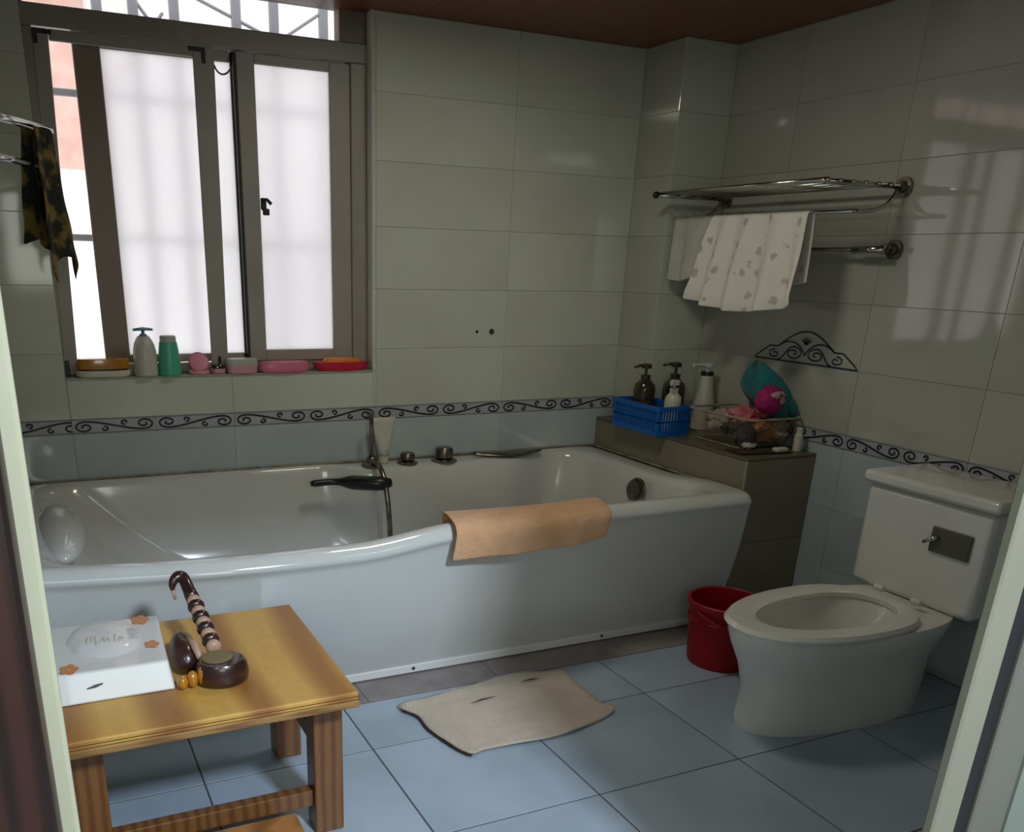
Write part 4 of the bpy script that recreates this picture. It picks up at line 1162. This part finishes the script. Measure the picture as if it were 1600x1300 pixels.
put('bowl', MB().rings([egg(1.765, 2.44, 0.135, 0.0), egg(1.76, 2.44, 0.140, 0.03), egg(1.77, 2.44, 0.142, 0.12), egg(1.745, 2.44, 0.155, 0.20),
                        egg(1.712, 2.46, 0.178, 0.265), egg(1.70, 2.47, 0.188, 0.300), egg(1.705, 2.47, 0.186, 0.318), egg(1.78, 2.26, 0.125, 0.318), egg(1.80, 2.24, 0.115, 0.28),
                        egg(1.87, 2.17, 0.07, 0.19)], True, True), PORC, tl, smooth='auto')
put('seat', MB().rings([egg(1.695, 2.30, 0.190, 0.320), egg(1.69, 2.30, 0.193, 0.328), egg(1.70, 2.295, 0.186, 0.339), egg(1.76, 2.27, 0.140, 0.341), egg(1.785, 2.255, 0.122, 0.334), egg(1.785, 2.255, 0.122, 0.320)], False, False), PORC, tl, smooth='auto')
wtr = egg(1.845, 2.195, 0.085, 0.225)
put('water', MB().add(wtr, [tuple(range(len(wtr)))]), clear('bowl_water', (0.5, 0.5, 0.45), 0.02, 0.4), tl)
put('cistern', MB().box(2.365, XR - 0.004, -1.835, -1.415, 0.318, 0.640), PORC, tl, bevel=0.018, smooth='auto')
put('cistern_lid', MB().box(2.350, XR - 0.002, -1.850, -1.400, 0.641, 0.680), PORC, tl, bevel=0.012, smooth='auto')
for q in (-0.065, 0.065): put('hinge', MB().tube([(2.315, ty + q - 0.015, 0.345), (2.315, ty + q + 0.015, 0.345)], 0.010, 10), PORC, tl, smooth='auto')
fp = put('flush_plate', MB().box(2.357, 2.365, -1.790, -1.665, 0.490, 0.565, 0.002), mat('bronze_plate', (0.10, 0.09, 0.07), 0.35), tl, label='dark flush plate')
put('flush_lever', MB().tube([(2.355, -1.69, 0.535), (2.348, -1.68, 0.532), (2.344, -1.655, 0.515)], [0.008, 0.007, 0.005], 8), CHROME, fp, smooth=True)

# ------------------------------------------------------------------ table in the foreground
TXa, TXb, TYa, TYb = -0.045, 0.553, -1.742, -1.200
tbn = thing('wooden_table', 'low varnished plywood table standing before the bathtub at the left', 'table', (0.25, -1.47, 0))
put('tabletop', MB().box(TXa, TXb, TYa, TYb, 0.368, 0.400), OAK, tbn, bevel=0.004)
put('edge_strip', MB().box(TXa, TXb + 0.0015, TYa - 0.0015, TYb, 0.364, 0.379), OAKE, tbn, bevel=0.002)
PLY = mat('ply_line', (0.10, 0.045, 0.014), 0.5)
for z in (0.3815, 0.3885): put('ply_line', MB().box(TXa, TXb + 0.0006, TYa - 0.0006, TYb, z, z + 0.0016), PLY, tbn)
LEG = [(-0.030, 0.040, -1.655, -1.590), (0.477, 0.545, -1.655, -1.590), (-0.030, 0.040, -1.300, -1.235), (0.477, 0.545, -1.300, -1.235)]
for a in LEG: put('leg', MB().box(*a, 0.0, 0.366), OAKL, tbn, bevel=0.004)
put('stretcher', MB().box(0.040, 0.477, -1.640, -1.612, 0.070, 0.112), OAKL, tbn, bevel=0.003)
put('stretcher', MB().box(0.040, 0.477, -1.280, -1.255, 0.200, 0.240), OAKL, tbn, bevel=0.003)
put('side_rail', MB().box(0.490, 0.518, -1.590, -1.300, 0.200, 0.245), OAKL, tbn, bevel=0.003)
put('side_rail', MB().box(-0.015, 0.012, -1.590, -1.300, 0.200, 0.245), OAKL, tbn, bevel=0.003)
# lower stool standing partly in view in front of the table
st = thing('low_stool', 'low orange brown wooden stool at the bottom edge in front of the table', 'stool', (0.2, -1.8, 0))
put('stool_top', MB().box(-0.03, 0.420, -1.96, -1.690, 0.078, 0.100), OAKR, st, bevel=0.004)
for x in (0.0, 0.36):
    for y in (-1.93, -1.73): put('leg', MB().box(x, x + 0.04, y, y + 0.035, 0, 0.078), OAKR, st, bevel=0.003)
# tissue pack
tz = 0.401
bxn = thing('tissue_pack', 'white tissue box with a clear film window and orange flowers on the table', 'tissue box', (0.09, -1.44, tz))
vs = [(-0.035, -1.592, tz), (0.200, -1.592, tz), (0.214, -1.300, tz), (-0.035, -1.300, tz), (-0.035, -1.566, tz + 0.058), (0.193, -1.566, tz + 0.058), (0.206, -1.304, tz + 0.058), (-0.035, -1.304, tz + 0.058)]
put('carton', MB().add(vs, [(0, 3, 2, 1), (4, 5, 6, 7), (0, 1, 5, 4), (1, 2, 6, 5), (2, 3, 7, 6), (3, 0, 4, 7)]), PAPER, bxn, bevel=0.004)


def flat_ell(cx_, cy_, a, c, z, n=28, w=0.0):
    return [(cx_ + a * math.cos(2 * PI * i / n) * (1 + w * math.sin(i * 1.7)), cy_ + c * math.sin(2 * PI * i / n) * (1 + w * math.sin(i * 2.3)), z) for i in range(n)]


zt = tz + 0.0585
ox, oy = 0.082, -1.415
put('film_window', MB().rings([flat_ell(ox, oy, 0.078, 0.098, zt, 32, 0.02), flat_ell(ox, oy, 0.070, 0.088, zt + 0.013, 32, 0.05), flat_ell(ox, oy, 0.045, 0.056, zt + 0.024, 32, 0.09), flat_ell(ox, oy, 0.012, 0.014, zt + 0.026, 32)], False, True), FILM, bxn, smooth=True, label='clear wrinkled film')
mk = MB()
random.seed(5)
for i in range(9):
    x = ox - 0.040 + i * 0.0095
    mk.ribbon([(x, oy + random.uniform(-0.02, 0)), (x + random.uniform(-0.004, 0.006), oy + random.uniform(0.005, 0.03))], 0.004, lambda a, c: (a, c, zt + 0.0012))
put('gold_lettering', mk, GOLD, bxn, label='small gold lettering')
mk = MB()
for i in range(6):
    y = oy + 0.045 - i * 0.011
    mk.ribbon([(ox + 0.048, y), (ox + 0.064 + 0.005 * (i % 2), y)], 0.003, lambda a, c: (a, c, zt + 0.0012))
put('dark_lettering', mk, INK, bxn, label='short rows of dark print')
for cx_, cy_, a in ((0.172, -1.475, 0.017), (0.165, -1.325, 0.022), (0.0, -1.545, 0.020)):
    mk = MB()
    for q in range(5):
        an = q * 2 * PI / 5
        mk.add(flat_ell(cx_ + a * 0.55 * math.cos(an), cy_ + a * 0.75 * math.sin(an), a * 0.42, a * 0.55, zt + 0.001 + 0.0001 * q, 10), [tuple(range(10))])
    put('orange_flower', mk, ORNK, bxn, label='printed orange flower')
put('slot', MB().ribbon([(0.028, 0.428), (0.045, 0.431), (0.060, 0.434)], [0.002, 0.006, 0.003], lambda a, c: (a, -1.5925 + (c - tz) * 26 / 58 - 0.0012, c)), INK, bxn, label='small dark mark')

# beaded massage stick: block head, ringed stem, hooked end
ms_ = thing('massage_stick', 'dark wooden massage stick with pale rings and a hooked end, leaning on the table', 'massager', (0.30, -1.55, tz))
put('head', MB().lathe(0.300, -1.585, [(0.046, tz), (0.052, tz + 0.006), (0.054, tz + 0.022), (0.050, tz + 0.042), (0.044, tz + 0.050), (0.02, tz + 0.052)], 28, sx=1.05, sy=0.92), DKW, ms_, smooth='auto')
put('pad', MB().lathe(0.292, -1.578, [(0.034, tz + 0.049), (0.034, tz + 0.055), (0.028, tz + 0.058)], 22, sy=0.9), OLIVE, ms_, smooth='auto', label='flat olive pad')
p0 = Vector((0.292, -1.555, 0.462)); p1 = Vector((0.284, -1.355, 0.508))
for i in range(9):
    a = p0.lerp(p1, i / 9); c = p0.lerp(p1, (i + 0.94) / 9); mid = (a + c) / 2
    pale = i % 2 == 0
    put('pale_ring' if pale else 'dark_ring', MB().tube([a, a.lerp(c, 0.2), mid, a.lerp(c, 0.8), c], [0.010, 0.0155, 0.017, 0.0155, 0.010] if pale else [0.012, 0.0175, 0.020, 0.0175, 0.012], 14), PALEW if pale else DKW, ms_, smooth=True)
hk = bez(tuple(p1), (0.280, -1.32, 0.520), (0.277, -1.30, 0.545), (0.268, -1.305, 0.548), 8) + bez((0.268, -1.305, 0.548), (0.255, -1.31, 0.552), (0.243, -1.315, 0.540), (0.245, -1.32, 0.520), 8)[1:]
put('hook', MB().tube(hk, [0.016, 0.016, 0.0155, 0.015, 0.0145, 0.014, 0.014, 0.014, 0.014, 0.014, 0.013, 0.012, 0.011, 0.010, 0.009, 0.007, 0.004], 14), DKW, ms_, smooth=True, label='dark curled end')
put('hook_tip', MB().tube([(0.2455, -1.322, 0.522), (0.249, -1.325, 0.500)], [0.005, 0.003], 8), PALEW, ms_, smooth=True)
ml = thing('roller_massager', 'dark wooden roller lying between the tissue box and the massage stick', 'massager', (0.24, -1.48, tz))
put('body', MB().tube([(0.236, -1.545, 0.425), (0.236, -1.50, 0.440), (0.238, -1.45, 0.442), (0.240, -1.405, 0.432)], [0.018, 0.026, 0.026, 0.014], 16), DKW, ml, smooth=True)
put('side_knob', MB().blob((0.258, -1.50, 0.432), (0.014, 0.03, 0.028), 14), DKW, ml, smooth=True)
put('collar', MB().tube([(0.246, -1.47, 0.462), (0.258, -1.515, 0.458), (0.262, -1.55, 0.440)], [0.006, 0.010, 0.006], 10), PALEW, ml, smooth=True)
for i in range(3):
    put('amber_bead', MB().blob((0.214 + 0.021 * i, -1.598, 0.4170 + 0.004 * i), (0.012, 0.014, 0.0160 + 0.003 * i), 14), AMBER, ml, smooth=True)

# ------------------------------------------------------------------ unseen tube lamp added above the doorway for a highlight on the tiles
lm = thing('highlight_lamp', 'small unseen tube lamp added above the doorway for a tile highlight', 'lamp', (1.63, -2.51, 1.94))
put('base', MB().box(1.44, 1.82, -2.520, -2.495, 1.90, 1.96, 0.004), WHP, lm)
put('tube', MB().tube([(1.46, -2.480, 1.93), (1.80, -2.480, 1.93)], 0.014, 12), LAMPM, lm, smooth=True)
